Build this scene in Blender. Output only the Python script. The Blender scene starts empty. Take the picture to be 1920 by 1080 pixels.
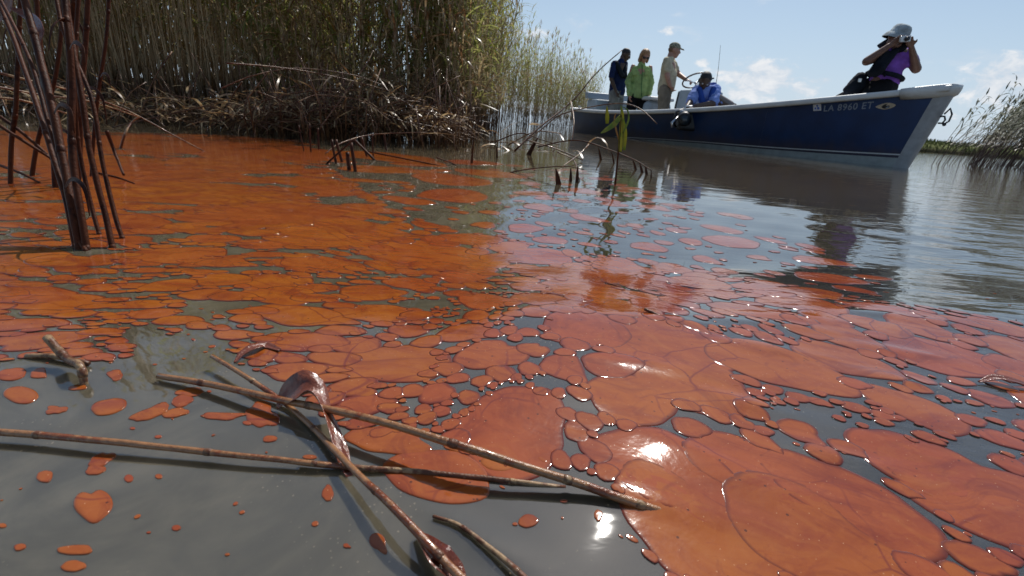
import bpy, bmesh, math, random
import numpy as np
from mathutils import Vector, Matrix, noise as mnoise

random.seed(7)
rng = np.random.default_rng(7)
scene = bpy.context.scene
col = scene.collection
R = math.radians

# ---------------------------------------------------------------- camera
F_PX, CAM_H, W_PX, H_PX = 907.0, 0.22, 1920.0, 1080.0
ROLL = math.atan(0.0735)
PITCH = math.atan((540 - 217.6) * math.cos(ROLL) / F_PX)
FV = np.array([0, math.cos(PITCH), -math.sin(PITCH)])
_R0 = np.array([1.0, 0, 0]); _U0 = np.cross(_R0, FV)
RV = _R0 * math.cos(ROLL) + _U0 * math.sin(ROLL)
UV = -_R0 * math.sin(ROLL) + _U0 * math.cos(ROLL)
cd = bpy.data.cameras.new('camera'); cam = bpy.data.objects.new('camera', cd); col.objects.link(cam)
cd.sensor_width = 36; cd.lens = F_PX / W_PX * 36; cd.clip_start = 0.02; cd.clip_end = 3000
cam.matrix_world = Matrix(((RV[0], UV[0], -FV[0], 0), (RV[1], UV[1], -FV[1], 0), (RV[2], UV[2], -FV[2], CAM_H), (0, 0, 0, 1)))
scene.camera = cam
cd.dof.use_dof = True; cd.dof.focus_distance = 0.62; cd.dof.aperture_fstop = 16

# ---------------------------------------------------------------- light
SUN_EL, SUN_AZ = 50.0, 20.0            # azimuth measured from +Y towards +X
sl = bpy.data.lights.new('sun', 'SUN'); sun = bpy.data.objects.new('sun', sl); col.objects.link(sun)
sl.energy = 3.4; sl.angle = R(0.53); sl.color = (1.0, 0.955, 0.89)
sd = Vector((math.sin(R(SUN_AZ)) * math.cos(R(SUN_EL)), math.cos(R(SUN_AZ)) * math.cos(R(SUN_EL)), math.sin(R(SUN_EL))))
sun.rotation_euler = sd.to_track_quat('Z', 'Y').to_euler(); sun.location = (0, 0, 20)
scene.view_settings.view_transform = 'Standard'; scene.view_settings.look = 'None'
scene.view_settings.gamma = 1.0; scene.view_settings.use_curve_mapping = False
scene.view_settings.exposure = 0.30
scene.cycles.max_bounces = 8; scene.cycles.transparent_max_bounces = 8
scene.cycles.sample_clamp_indirect = 6.0
scene.cycles.caustics_reflective = False; scene.cycles.caustics_refractive = False


class NT:
    """small wrapper for node trees"""
    def __init__(s, nt): s.nt = nt
    def n(s, t, **kw):
        nd = s.nt.nodes.new(t)
        for k, v in kw.items():
            if hasattr(nd, k): setattr(nd, k, v)
        return nd
    def l(s, a, b): s.nt.links.new(a, b)
    def val(s, sock, v):
        if hasattr(v, 'links') or isinstance(v, bpy.types.NodeSocket): s.l(v, sock)
        else: sock.default_value = v
    def math(s, op, a, b=0.0, clamp=False):
        nd = s.n('ShaderNodeMath', operation=op, use_clamp=clamp)
        s.val(nd.inputs[0], a); s.val(nd.inputs[1], b)
        return nd.outputs[0]
    def vmath(s, op, a, b=(0, 0, 0)):
        nd = s.n('ShaderNodeVectorMath', operation=op)
        s.val(nd.inputs[0], a); s.val(nd.inputs[1], b)
        return nd.outputs['Value'] if op in ('LENGTH', 'DOT_PRODUCT', 'DISTANCE') else nd.outputs['Vector']
    def noise(s, vec, scale, detail=3, rough=.5, dist=0.0):
        nd = s.n('ShaderNodeTexNoise'); s.l(vec, nd.inputs['Vector'])
        nd.inputs['Scale'].default_value = scale; nd.inputs['Detail'].default_value = detail
        nd.inputs['Roughness'].default_value = rough; nd.inputs['Distortion'].default_value = dist
        return nd.outputs['Fac']
    def ramp(s, fac, a, b, to0=0.0, to1=1.0, smooth=True):
        nd = s.n('ShaderNodeMapRange'); nd.interpolation_type = 'SMOOTHSTEP' if smooth else 'LINEAR'
        s.val(nd.inputs[0], fac)
        for i, v in enumerate((a, b, to0, to1)): nd.inputs[i + 1].default_value = v
        return nd.outputs[0]
    def mix(s, fac, a, b):
        nd = s.n('ShaderNodeMix', data_type='RGBA'); s.val(nd.inputs[0], fac)
        for k, v in ((6, a), (7, b)):
            if isinstance(v, bpy.types.NodeSocket): s.l(v, nd.inputs[k])
            else: nd.inputs[k].default_value = (*v[:3], 1)
        return nd.outputs[2]
    def bump(s, h, strength, dist, normal=None):
        nd = s.n('ShaderNodeBump'); s.l(h, nd.inputs['Height'])
        s.val(nd.inputs['Strength'], strength); nd.inputs['Distance'].default_value = dist
        if normal is not None: s.l(normal, nd.inputs['Normal'])
        return nd.outputs['Normal']


def at(px, py, Y):
    """world point at depth Y on the ray measured in the photograph"""
    r = FV + RV * (px - 960) / F_PX - UV * (py - 540) / F_PX
    return np.array([0, 0, CAM_H]) + r * Y / r[1]


def gnd(px, py, z=0.0):
    r = FV + RV * (px - 960) / F_PX - UV * (py - 540) / F_PX
    return np.array([0, 0, CAM_H]) + r * (z - CAM_H) / r[2]


def proj(P):
    q = np.atleast_2d(P) - np.array([0, 0, CAM_H]); z = q @ FV
    return np.stack([960 + F_PX * (q @ RV) / z, 540 - F_PX * (q @ UV) / z], 1)


# ---------------------------------------------------------------- sky
world = bpy.data.worlds.new('World'); scene.world = world; world.use_nodes = True
wt = NT(world.node_tree); wt.nt.nodes.clear()
sky = wt.n('ShaderNodeTexSky', sky_type='NISHITA'); sky.sun_disc = False
sky.sun_elevation = R(SUN_EL); sky.sun_rotation = R(SUN_AZ)
sky.air_density = 1.0; sky.dust_density = 1.0; sky.ozone_density = 2.0; sky.altitude = 0
bg = wt.n('ShaderNodeBackground'); bg.inputs['Strength'].default_value = 0.069
out = wt.n('ShaderNodeOutputWorld')
tc = wt.n('ShaderNodeTexCoord').outputs['Generated']
# thin humid veil over the blue, then cumulus
sx = wt.n('ShaderNodeSeparateXYZ'); wt.l(tc, sx.inputs[0]); zc = sx.outputs['Z']
veil = wt.ramp(zc, 0.0, 0.42, 0.7, 0.12)
skyc = wt.mix(veil, sky.outputs['Color'], (5.4, 7.6, 10.0))
skyc = wt.mix(wt.ramp(zc, 0.0, .24, .42, 0.0), skyc, (8.0, 8.9, 9.8))
# scattered general cumulus all round, low in the sky
proj_v = wt.vmath('MULTIPLY', tc, (1.0, 1.0, 2.6))
n1 = wt.noise(proj_v, 5.0, 7, .58, .25)
n2 = wt.noise(proj_v, 18.0, 6, .6, .3)
gen = wt.math('MULTIPLY', wt.ramp(wt.math('ADD', n1, wt.math('MULTIPLY', n2, .25)), .72, .86), wt.ramp(zc, .02, .07))
gen = wt.math('MULTIPLY', gen, wt.ramp(zc, .28, .45, 1.0, .25))
# the cloud banks that stand over the marsh: direction, half-size across, half-size up
acc = None
for (px, py, wx, wz, k) in [(1430, 150, .10, .05, 1.0), (1500, 168, .06, .022, .8), (1540, 152, .035, .012, .9), (1375, 178, .05, .022, .8), (985, 62, .05, .017, .8), (930, 45, .04, .03, .6),
                            (1250, 57, .026, .011, .6), (1170, 45, .022, .012, .35), (1318, 117, .022, .010, .7), (1345, 133, .03, .012, .7), (1440, 30, .02, .012, .3),
                            (1895, 150, .075, .06, 1.0), (1860, 185, .09, .035, .6), (1700, 145, .05, .03, .4), (1830, 140, .04, .012, .4), (1790, 215, .08, .03, .5), (1105, 150, .05, .03, .35)]:
    r = FV + RV * (px - 960) / F_PX - UV * (py - 540) / F_PX; r = r / np.linalg.norm(r)
    az = math.atan2(r[0], r[1])
    d = wt.vmath('SUBTRACT', tc, tuple(r))
    rot = wt.n('ShaderNodeVectorRotate', rotation_type='Z_AXIS'); wt.l(d, rot.inputs['Vector']); rot.inputs['Angle'].default_value = az
    e = wt.vmath('MULTIPLY', rot.outputs[0], (1 / wx, .3, 1 / wz))
    m = wt.ramp(wt.vmath('LENGTH', e), 0.1, 1.25, k, 0.0)
    acc = m if acc is None else wt.math('MAXIMUM', acc, m)
n3 = wt.noise(wt.vmath('MULTIPLY', tc, (1, 1, 1.7)), 26.0, 8, .62, .35)
bank = wt.ramp(wt.math('ADD', wt.math('MULTIPLY', acc, .6), wt.math('MULTIPLY', wt.math('SUBTRACT', n3, .5), 1.5)), .22, .58)
bank = wt.math('MULTIPLY', bank, wt.ramp(acc, 0.02, .3))
cl = wt.math('MAXIMUM', wt.math('MULTIPLY', gen, .5), wt.math('MULTIPLY', bank, .92))
cc = wt.mix(wt.ramp(n3, .35, .7), (7.4, 8.2, 9.2), (10.3, 10.4, 10.6))
skyc = wt.mix(cl, skyc, cc)
wt.l(skyc, bg.inputs['Color']); wt.l(bg.outputs[0], out.inputs['Surface'])

# ---------------------------------------------------------------- object helpers


def tag(o, label=None, cat=None, group=None, kind=None):
    if label: o['label'] = label
    if cat: o['category'] = cat
    if group: o['group'] = group
    if kind: o['kind'] = kind
    return o


def empty(name, loc=(0, 0, 0)):
    o = bpy.data.objects.new(name, None); col.objects.link(o); o.location = loc; o.empty_display_size = .05
    return o


def mesh_obj(name, me, mat=None, parent=None, smooth=True):
    if mat is not None and not me.materials: me.materials.append(mat)
    if smooth: me.shade_smooth()
    o = bpy.data.objects.new(name, me); col.objects.link(o)
    if parent is not None:
        o.parent = parent
        o.matrix_parent_inverse = Matrix.Translation(-Vector(parent.location)) if parent.type == 'EMPTY' and parent.parent is None else Matrix.Identity(4)
    return o


def pyd(name, v, f, mat=None, parent=None, smooth=True):
    me = bpy.data.meshes.new(name); me.from_pydata([tuple(map(float, p)) for p in v], [], [tuple(map(int, q)) for q in f]); me.update()
    return mesh_obj(name, me, mat, parent, smooth)


def np_mesh(name, V, Q):
    """V (n,3), Q (m,4) quads"""
    me = bpy.data.meshes.new(name)
    me.vertices.add(len(V)); me.vertices.foreach_set('co', np.asarray(V, np.float32).ravel())
    me.loops.add(Q.size); me.loops.foreach_set('vertex_index', Q.astype(np.int32).ravel())
    me.polygons.add(len(Q)); me.polygons.foreach_set('loop_start', np.arange(0, Q.size, 4, dtype=np.int32))
    me.update(calc_edges=True)
    return me


class MB:
    def __init__(s): s.v = []; s.f = []
    def add(s, v, f):
        b = len(s.v); s.v += [tuple(map(float, p)) for p in v]; s.f += [tuple(i + b for i in q) for q in f]
    def box(s, c, sz, rot=None):
        c = Vector(c); h = Vector(sz) / 2
        pts = [Vector((sx * h.x, sy * h.y, sz_ * h.z)) for sx in (-1, 1) for sy in (-1, 1) for sz_ in (-1, 1)]
        if rot is not None: pts = [rot @ p for p in pts]
        s.add([c + p for p in pts], [(0, 1, 3, 2), (4, 6, 7, 5), (0, 4, 5, 1), (2, 3, 7, 6), (0, 2, 6, 4), (1, 5, 7, 3)])
    def tube(s, pts, rad, n=8, cap=True, closed=False):
        pts = [Vector(p) for p in pts]; m = len(pts)
        if not hasattr(rad, '__len__'): rad = [rad] * m
        prev = None; rings = []
        for i, p in enumerate(pts):
            a = pts[(i - 1) % m] if (i > 0 or closed) else p; b = pts[(i + 1) % m] if (i < m - 1 or closed) else p
            t = (b - a).normalized()
            if prev is None:
                u = t.cross(Vector((0, 0, 1)));
                if u.length < .1: u = t.cross(Vector((0, 1, 0)))
            else: u = prev - t * prev.dot(t)
            u.normalize(); w = t.cross(u); prev = u
            rings.append([p + (u * math.cos(2 * math.pi * k / n) + w * math.sin(2 * math.pi * k / n)) * rad[i] for k in range(n)])
        v = [q for r in rings for q in r]; f = []
        for i in range(m if closed else m - 1):
            j = (i + 1) % m
            for k in range(n): f.append((i * n + k, i * n + (k + 1) % n, j * n + (k + 1) % n, j * n + k))
        if cap and not closed:
            f.append(tuple(range(n))[::-1]); f.append(tuple((m - 1) * n + k for k in range(n)))
        s.add(v, f)
    def ball(s, c, r, seg=12, ring=8, M=None):
        rx, ry, rz = r if hasattr(r, '__len__') else (r, r, r)
        v = []; f = []
        for i in range(ring + 1):
            th = math.pi * i / ring
            for k in range(seg):
                ph = 2 * math.pi * k / seg
                p = Vector((rx * math.sin(th) * math.cos(ph), ry * math.sin(th) * math.sin(ph), rz * math.cos(th)))
                if M is not None: p = M @ p
                v.append(Vector(c) + p)
        for i in range(ring):
            for k in range(seg): f.append((i * seg + k, i * seg + (k + 1) % seg, (i + 1) * seg + (k + 1) % seg, (i + 1) * seg + k))
        s.add(v, f)
    def build(s, name, mat=None, parent=None, smooth=True, weld=False):
        o = pyd(name, s.v, s.f, mat, parent, smooth)
        return o


def bevel(o, w=.01, seg=2):
    m = o.modifiers.new('bevel', 'BEVEL'); m.width = w; m.segments = seg; m.limit_method = 'ANGLE'
    return o


# ---------------------------------------------------------------- materials


def new_mat(name):
    m = bpy.data.materials.new(name); m.use_nodes = True; t = NT(m.node_tree); t.nt.nodes.clear()
    o = t.n('ShaderNodeOutputMaterial'); b = t.n('ShaderNodeBsdfPrincipled'); t.l(b.outputs[0], o.inputs['Surface'])
    return m, t, b, o


def basic(name, c, rough=.5, var=.25, scale=20, bump=0.0, bscale=60, metal=0.0, spec=.5, stretch=(1, 1, 1)):
    m, t, b, o = new_mat(name)
    g = t.n('ShaderNodeNewGeometry').outputs['Position']; g = t.vmath('MULTIPLY', g, stretch)
    n = t.noise(g, scale, 4, .6)
    c2 = tuple(x * (1 - var) for x in c); c3 = tuple(min(1, x * (1 + var)) for x in c)
    t.l(t.mix(t.ramp(n, .3, .7), c2, c3), b.inputs['Base Color'])
    b.inputs['Roughness'].default_value = rough; b.inputs['Metallic'].default_value = metal; b.inputs['Specular IOR Level'].default_value = spec
    if bump: t.l(t.bump(t.noise(g, bscale, 4, .6), bump, .01), b.inputs['Normal'])
    return m


def cloth(name, c, wr=14, bump=.9, var=.2):
    return basic(name, c, .85, var, 9, bump, wr, spec=.15)


# water: opaque muddy body with a clear reflecting surface
def water_mat():
    m, t, b, o = new_mat('water')
    pos = t.n('ShaderNodeNewGeometry').outputs['Position']
    sep = t.n('ShaderNodeSeparateXYZ'); t.l(pos, sep.inputs[0])
    n = t.noise(pos, 9.0, 5, .6, 1.2)
    n2 = t.noise(pos, 2.1, 4, .6, .8)
    c = t.mix(t.ramp(n, .35, .68), (.082, .071, .047), (.132, .113, .075))
    # body colour ramps darker to the right of the crossing stalks
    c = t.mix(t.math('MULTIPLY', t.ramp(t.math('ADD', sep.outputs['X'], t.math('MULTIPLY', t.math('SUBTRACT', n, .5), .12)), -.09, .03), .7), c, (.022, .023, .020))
    far = t.ramp(sep.outputs['Y'], .6, 3.0)
    c = t.mix(t.math('MULTIPLY', far, .85), c, t.mix(t.ramp(n2, .3, .7), (.085, .064, .038), (.11, .084, .050)))
    # floating dust and fine scum
    vo = t.n('ShaderNodeTexVoronoi'); t.l(pos, vo.inputs['Vector']); vo.inputs['Scale'].default_value = 260
    speck = t.math('MULTIPLY', t.math('LESS_THAN', vo.outputs['Distance'], .16), t.ramp(t.noise(pos, 14, 4, .6, .6), .52, .66))
    c = t.mix(t.math('MULTIPLY', speck, .55), c, (.34, .27, .17))
    t.l(c, b.inputs['Base Color'])
    b.inputs['Roughness'].default_value = .02; b.inputs['IOR'].default_value = 2.05   # sheen of oil on the surface
    b.subsurface_method = 'BURLEY'
    b.inputs['Subsurface Weight'].default_value = .6; b.inputs['Subsurface Scale'].default_value = .012
    b.inputs['Subsurface Radius'].default_value = (1, .9, .7)
    # ripples: stronger towards the open water on the right
    right = t.ramp(t.math('DIVIDE', sep.outputs['X'], t.math('MAXIMUM', sep.outputs['Y'], .1)), .62, .92, .13, .8)
    w1 = t.noise(t.vmath('MULTIPLY', pos, (1.0, 2.2, 1)), 5.0, 3, .5, .3)
    w2 = t.noise(t.vmath('MULTIPLY', pos, (1.0, 2.6, 1)), 19.0, 3, .5, .4)
    w3 = t.noise(pos, 60.0, 2, .5, .3)
    hsum = t.math('ADD', t.math('MULTIPLY', w1, .012), t.math('ADD', t.math('MULTIPLY', w2, .0016), t.math('MULTIPLY', w3, .00012)))
    fade = t.ramp(sep.outputs['Y'], 2.0, 30.0, 1.0, .8)
    amp = t.math('MULTIPLY', t.math('MULTIPLY', right, fade), .62)
    t.l(t.bump(hsum, amp, 1.0), b.inputs['Normal'])
    return m


def oil_mat():
    m, t, b, o = new_mat('oil_emulsion')
    pos = t.n('ShaderNodeNewGeometry').outputs['Position']
    rnd = t.n('ShaderNodeAttribute', attribute_name='tint').outputs['Fac']
    sep = t.n('ShaderNodeSeparateXYZ'); t.l(pos, sep.inputs[0])
    n = t.noise(t.vmath('MULTIPLY', pos, (1, 2.0, 1)), 11, 5, .6, 1.4)
    fine = t.noise(pos, 150, 4, .7, .5)
    c = t.mix(rnd, (.30, .062, .018), (.33, .092, .012))
    c = t.mix(t.ramp(n, .38, .72), c, (.23, .045, .013))
    c = t.mix(t.math('MULTIPLY', t.ramp(fine, .5, .75), .25), c, (.42, .13, .04))
    rot = t.n('ShaderNodeVectorRotate', rotation_type='Z_AXIS'); t.l(pos, rot.inputs['Vector']); rot.inputs['Angle'].default_value = R(32)
    dw = t.n('ShaderNodeTexNoise'); t.l(pos, dw.inputs['Vector']); dw.inputs['Scale'].default_value = 7; dw.inputs['Detail'].default_value = 2
    sv = t.vmath('ADD', t.vmath('MULTIPLY', rot.outputs[0], (7, 42, 1)), t.vmath('MULTIPLY', dw.outputs['Color'], (4, 9, 0)))
    st = t.noise(sv, 1.0, 6, .68, .4)
    c = t.mix(t.math('MULTIPLY', t.ramp(st, .50, .66), .55), c, (.15, .024, .012))
    c = t.mix(t.math('MULTIPLY', t.ramp(st, .46, .32), .25), c, (.38, .13, .028))
    fl = t.noise(t.vmath('ADD', pos, (5, 5, 5)), 55, 5, .75, 1.0)
    c = t.mix(t.math('MULTIPLY', t.ramp(fl, .56, .72), .35), c, (.17, .03, .012))
    # thin skin lines (cell borders) carry more crude
    rim = t.n('ShaderNodeAttribute', attribute_name='rim').outputs['Fac']
    c = t.mix(t.math('MULTIPLY', rim, .85), c, (.10, .017, .010))
    # flow lines inside the mat
    wv = t.noise(t.vmath('MULTIPLY', pos, (1.2, 2.6, 1)), 5.0, 4, .5, 2.5)
    line = t.math('MULTIPLY', t.math('SUBTRACT', 1.0, t.ramp(t.math('ABSOLUTE', t.math('SUBTRACT', wv, .5)), .0, .006)), .35)
    c = t.mix(line, c, (.22, .035, .015))
    wob = t.n('ShaderNodeTexNoise'); t.l(pos, wob.inputs['Vector']); wob.inputs['Scale'].default_value = 16; wob.inputs['Detail'].default_value = 2
    wp = t.vmath('ADD', t.vmath('MULTIPLY', pos, (.8, 1.15, 0)), t.vmath('MULTIPLY', wob.outputs['Color'], (.035, .035, 0)))
    ve = t.n('ShaderNodeTexVoronoi', feature='DISTANCE_TO_EDGE'); t.l(wp, ve.inputs['Vector']); ve.inputs['Scale'].default_value = 17
    crease = t.math('MULTIPLY', t.math('SUBTRACT', 1.0, t.ramp(ve.outputs['Distance'], .004, .020)), t.ramp(t.noise(pos, 8, 3, .6), .46, .60))
    c = t.mix(t.math('MULTIPLY', crease, .75), c, (.16, .026, .015))
    # dark grit and pale seeds
    vo = t.n('ShaderNodeTexVoronoi'); t.l(pos, vo.inputs['Vector']); vo.inputs['Scale'].default_value = 85
    c = t.mix(t.math('MULTIPLY', t.math('LESS_THAN', vo.outputs['Distance'], .075), .8), c, (.06, .02, .012))
    vo2 = t.n('ShaderNodeTexVoronoi'); t.l(t.vmath('ADD', pos, (3.3, 1.7, 0)), vo2.inputs['Vector']); vo2.inputs['Scale'].default_value = 210
    c = t.mix(t.math('MULTIPLY', t.math('LESS_THAN', vo2.outputs['Distance'], .07), .5), c, (.70, .42, .22))
    t.l(c, b.inputs['Base Color'])
    b.inputs['Roughness'].default_value = .08; b.inputs['IOR'].default_value = 1.5
    hs = t.math('ADD', t.math('MULTIPLY', t.noise(pos, 34, 3, .5, .5), .0009), t.math('MULTIPLY', t.noise(pos, 330, 2, .6), .00006))
    hs = t.math('ADD', hs, t.math('MULTIPLY', t.math('SUBTRACT', .12, t.math('MINIMUM', vo2.outputs['Distance'], .12)), .00025))
    t.l(t.bump(hs, .8, 1.0), b.inputs['Normal'])
    return m


def reed_mats():
    """stem and leaf material; lower half metre is soaked in oil"""
    res = {}
    for name, ca, cb, trans in (('reed_stem', (.34, .215, .11), (.58, .41, .23), 0), ('reed_leaf', (.17, .20, .05), (.38, .37, .12), .6),
                                ('dark_leaf', (.040, .060, .024), (.11, .125, .055), .2), ('dark_stem', (.08, .06, .04), (.16, .12, .08), 0),
                                ('dry_leaf', (.28, .20, .10), (.52, .41, .24), .4), ('yellow_leaf', (.30, .34, .04), (.50, .36, .05), .5)):
        m, t, b, o = new_mat(name)
        pos = t.n('ShaderNodeNewGeometry').outputs['Position']; sep = t.n('ShaderNodeSeparateXYZ'); t.l(pos, sep.inputs[0])
        per = t.noise(t.vmath('MULTIPLY', pos, (1, 1, .05)), 45, 2, .5)
        c = t.mix(t.ramp(per, .32, .68), ca, cb)
        if name == 'reed_leaf':
            c = t.mix(t.ramp(t.noise(pos, 6, 3, .6), .56, .72), c, (.34, .27, .11))
        if name == 'yellow_leaf':
            c = t.mix(t.ramp(t.noise(pos, 9, 3, .6), .45, .6), (.32, .40, .05), (.50, .24, .05))
        lim = t.math('ADD', sep.outputs['Z'], t.math('MULTIPLY', t.math('SUBTRACT', per, .5), -.35))
        oil = t.ramp(lim, .10, .42, 1.0, 0.0)
        c = t.mix(t.math('MULTIPLY', oil, .93), c, (.040, .016, .009))
        c = t.mix(t.math('MULTIPLY', t.ramp(lim, .22, .6, 1.0, 0.0), .5), c, (.085, .042, .022))
        t.l(c, b.inputs['Base Color'])
        rg = t.ramp(lim, .06, .5, .3, .6); t.l(rg, b.inputs['Roughness']); b.inputs['Specular IOR Level'].default_value = .22
        t.l(t.bump(t.noise(t.vmath('MULTIPLY', pos, (1, 1, .15)), 300, 3, .6), .4, .003), b.inputs['Normal'])
        if trans:
            tr = t.n('ShaderNodeBsdfTranslucent'); t.l(c, tr.inputs['Color'])
            mx = t.n('ShaderNodeMixShader'); t.l(t.math('MULTIPLY', t.math('SUBTRACT', 1.0, oil), trans), mx.inputs[0])
            t.l(b.outputs[0], mx.inputs[1]); t.l(tr.outputs[0], mx.inputs[2]); t.l(mx.outputs[0], o.inputs['Surface'])
        res[name] = m
    return res


def oiled_mat(name, dry, wet, amount, rough=.2):
    """stalk material with wet oil over part of it (patches along the length)"""
    m, t, b, o = new_mat(name)
    pos = t.n('ShaderNodeNewGeometry').outputs['Position']
    nn = t.noise(pos, 24, 5, .65, .6); fine = t.noise(pos, 190, 4, .65)
    f = t.ramp(t.math('ADD', nn, t.math('MULTIPLY', t.math('SUBTRACT', fine, .5), .35)), .62 - amount * .3, .74 - amount * .3)
    c = t.mix(t.ramp(fine, .3, .7), tuple(x * .75 for x in dry), dry)
    c = t.mix(f, t.mix(t.ramp(fine, .35, .65), wet, tuple(x * .55 for x in wet)), c)
    t.l(c, b.inputs['Base Color']); b.inputs['Roughness'].default_value = rough; b.inputs['Coat Weight'].default_value = .12 if 'dark' in name else .3; b.inputs['Coat Roughness'].default_value = .08
    t.l(t.bump(t.noise(t.vmath('MULTIPLY', pos, (1, 1, 1)), 260, 4, .65), .55, .002), b.inputs['Normal'])
    return m


M = {'water': water_mat(), 'oil': oil_mat()}
M.update(reed_mats())
M['stalk_oiled'] = oiled_mat('stalk_oiled', (.34, .16, .065), (.22, .055, .014), .8, .25)
M['stalk_dry'] = oiled_mat('stalk_dry', (.36, .23, .12), (.14, .05, .022), .45, .4)
M['stalk_dark'] = oiled_mat('stalk_dark', (.080, .024, .009), (.040, .011, .005), .8, .5)
M['stalk_dark'].node_tree.nodes['Principled BSDF'].inputs['Specular IOR Level'].default_value = .12; M['stalk_dark'].node_tree.nodes['Principled BSDF'].inputs['Coat Weight'].default_value = 0.0
M['debris_dark'] = oiled_mat('debris_dark', (.23, .11, .045), (.10, .034, .013), .55, .4)
M['debris_dry'] = oiled_mat('debris_dry', (.40, .26, .13), (.14, .055, .022), .35, .5)
for _k in ('debris_dark', 'debris_dry', 'stalk_dry'): M[_k].node_tree.nodes['Principled BSDF'].inputs['Specular IOR Level'].default_value = .3; M[_k].node_tree.nodes['Principled BSDF'].inputs['Coat Weight'].default_value = .1
M['litter'] = None
M['leaf_oiled'] = oiled_mat('leaf_oiled', (.20, .055, .025), (.13, .025, .012), .8, .18)
M['navy'] = basic('navy_paint', (.006, .034, .115), .4, .22, 3, .05, 12)
_m = M['navy']; _t = NT(_m.node_tree); _b = _m.node_tree.nodes['Principled BSDF']; _p = _t.n('ShaderNodeNewGeometry').outputs['Position']; _s = _t.n('ShaderNodeSeparateXYZ'); _t.l(_p, _s.inputs[0])
_src = _b.inputs['Base Color'].links[0].from_socket
_st = _t.math('MULTIPLY', _t.ramp(_t.math('ADD', _s.outputs['Z'], _t.math('MULTIPLY', _t.noise(_t.vmath('MULTIPLY', _p, (1, 1, .3)), 7, 5, .7), -.22)), -.06, .14, 1.0, 0.0), .6)
_c = _t.mix(_st, _src, (.085, .055, .035))
_sc = _t.ramp(_t.noise(_t.vmath('MULTIPLY', _p, (1, 1, 9)), 4.5, 7, .75), .66, .74)
_t.l(_t.mix(_t.math('MULTIPLY', _sc, .35), _c, (.10, .12, .17)), _b.inputs['Base Color'])
M['white'] = basic('white_paint', (.66, .68, .68), .35, .08, 6, .08, 40)
M['stemgrey'] = basic('stem_band_paint', (.36, .38, .40), .45, .12, 14, .3, 90)
M['bottom'] = basic('bottom_paint', (.33, .37, .37), .5, .15, 8)
M['liner'] = basic('liner_grey_blue', (.36, .42, .48), .5, .1, 5)
M['black'] = basic('black_rubber', (.018, .018, .02), .45, .3, 30)
M['steel'] = basic('stainless_steel', (.55, .56, .58), .3, .1, 30, metal=1.0)
M['brownwheel'] = basic('steering_wheel_rim', (.10, .055, .04), .4, .2, 20)
M['silver'] = basic('silver_camera', (.45, .45, .46), .3, .1, 30, metal=.6)
M['glass'] = basic('lens_glass', (.02, .03, .04), .05, .1, 5)
M['decal'] = basic('decal_grey', (.24, .29, .36), .5, .2, 60)
M['decalwhite'] = basic('decal_white', (.6, .62, .66), .5, .1, 60)
M['decalblue'] = basic('decal_blue', (.03, .12, .5), .5, .1, 60)
M['decaltan'] = basic('decal_tan', (.50, .42, .30), .5, .2, 60)
M['skin_dark'] = basic('skin_dark', (.075, .040, .028), .45, .15, 20, .1, 60)
M['skin_brown'] = basic('skin_brown', (.17, .085, .058), .45, .15, 20, .1, 60)
M['skin_light'] = basic('skin_light', (.45, .24, .17), .5, .12, 20, .1, 60)
M['hair_black'] = basic('hair_black', (.012, .011, .012), .6, .3, 60, .4, 120)
M['hair_blonde'] = basic('hair_blonde', (.36, .19, .085), .5, .35, 40, .8, 120, stretch=(1, 1, .15))
M['hair_brown'] = basic('hair_brown', (.20, .11, .06), .6, .3, 60, .4, 120)
M['shirt_navy'] = cloth('shirt_navy', (.014, .024, .085))
M['shirt_green'] = cloth('shirt_green', (.30, .43, .17))
M['shirt_tan'] = cloth('shirt_tan', (.56, .49, .34))
M['shirt_blue'] = cloth('shirt_blue', (.21, .30, .66))
M['shirt_purple'] = cloth('shirt_purple', (.24, .10, .50))
M['vest_black'] = cloth('vest_black', (.012, .015, .022))
M['vest_blue'] = cloth('vest_blue', (.03, .08, .36))
M['pants_grey'] = cloth('pants_grey', (.24, .24, .23))
M['pants_black'] = cloth('pants_black', (.010, .010, .012))
M['pants_khaki'] = cloth('pants_khaki', (.24, .20, .15))
M['hat_grey'] = cloth('hat_grey', (.40, .45, .47), 30, .9, .45)
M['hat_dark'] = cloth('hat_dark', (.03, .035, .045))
mc, tc_, bc, oc = new_mat('cap_camo')
_p = tc_.n('ShaderNodeNewGeometry').outputs['Position']
tc_.l(tc_.mix(tc_.ramp(tc_.noise(_p, 35, 3, .6), .45, .5), (.10, .11, .07), (.34, .32, .24)), bc.inputs['Base Color']); bc.inputs['Roughness'].default_value = .9
M['cap'] = mc

# ---------------------------------------------------------------- water surface


def sm(x):
    x = np.clip(x, 0, 1); return x * x * (3 - 2 * x)


_vv = np.linspace(0, 4, 1600)


def _slope(v):
    s = -np.interp(v, [.46, .75], [.135, .085]) * sm((v - .465) / .05) * (1 - sm((v - .70) / .16))
    s = s + 0.062 * sm((v - .10) / .10) * (1 - sm((v - .42) / .07))
    s = s + 0.016 * sm((v - .86) / .2) * (1 - sm((v - 1.3) / .3))
    return s


_hh = np.concatenate([[0], np.cumsum(_slope((_vv[1:] + _vv[:-1]) / 2) * np.diff(_vv))]); _hh -= _hh[-1]


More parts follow.
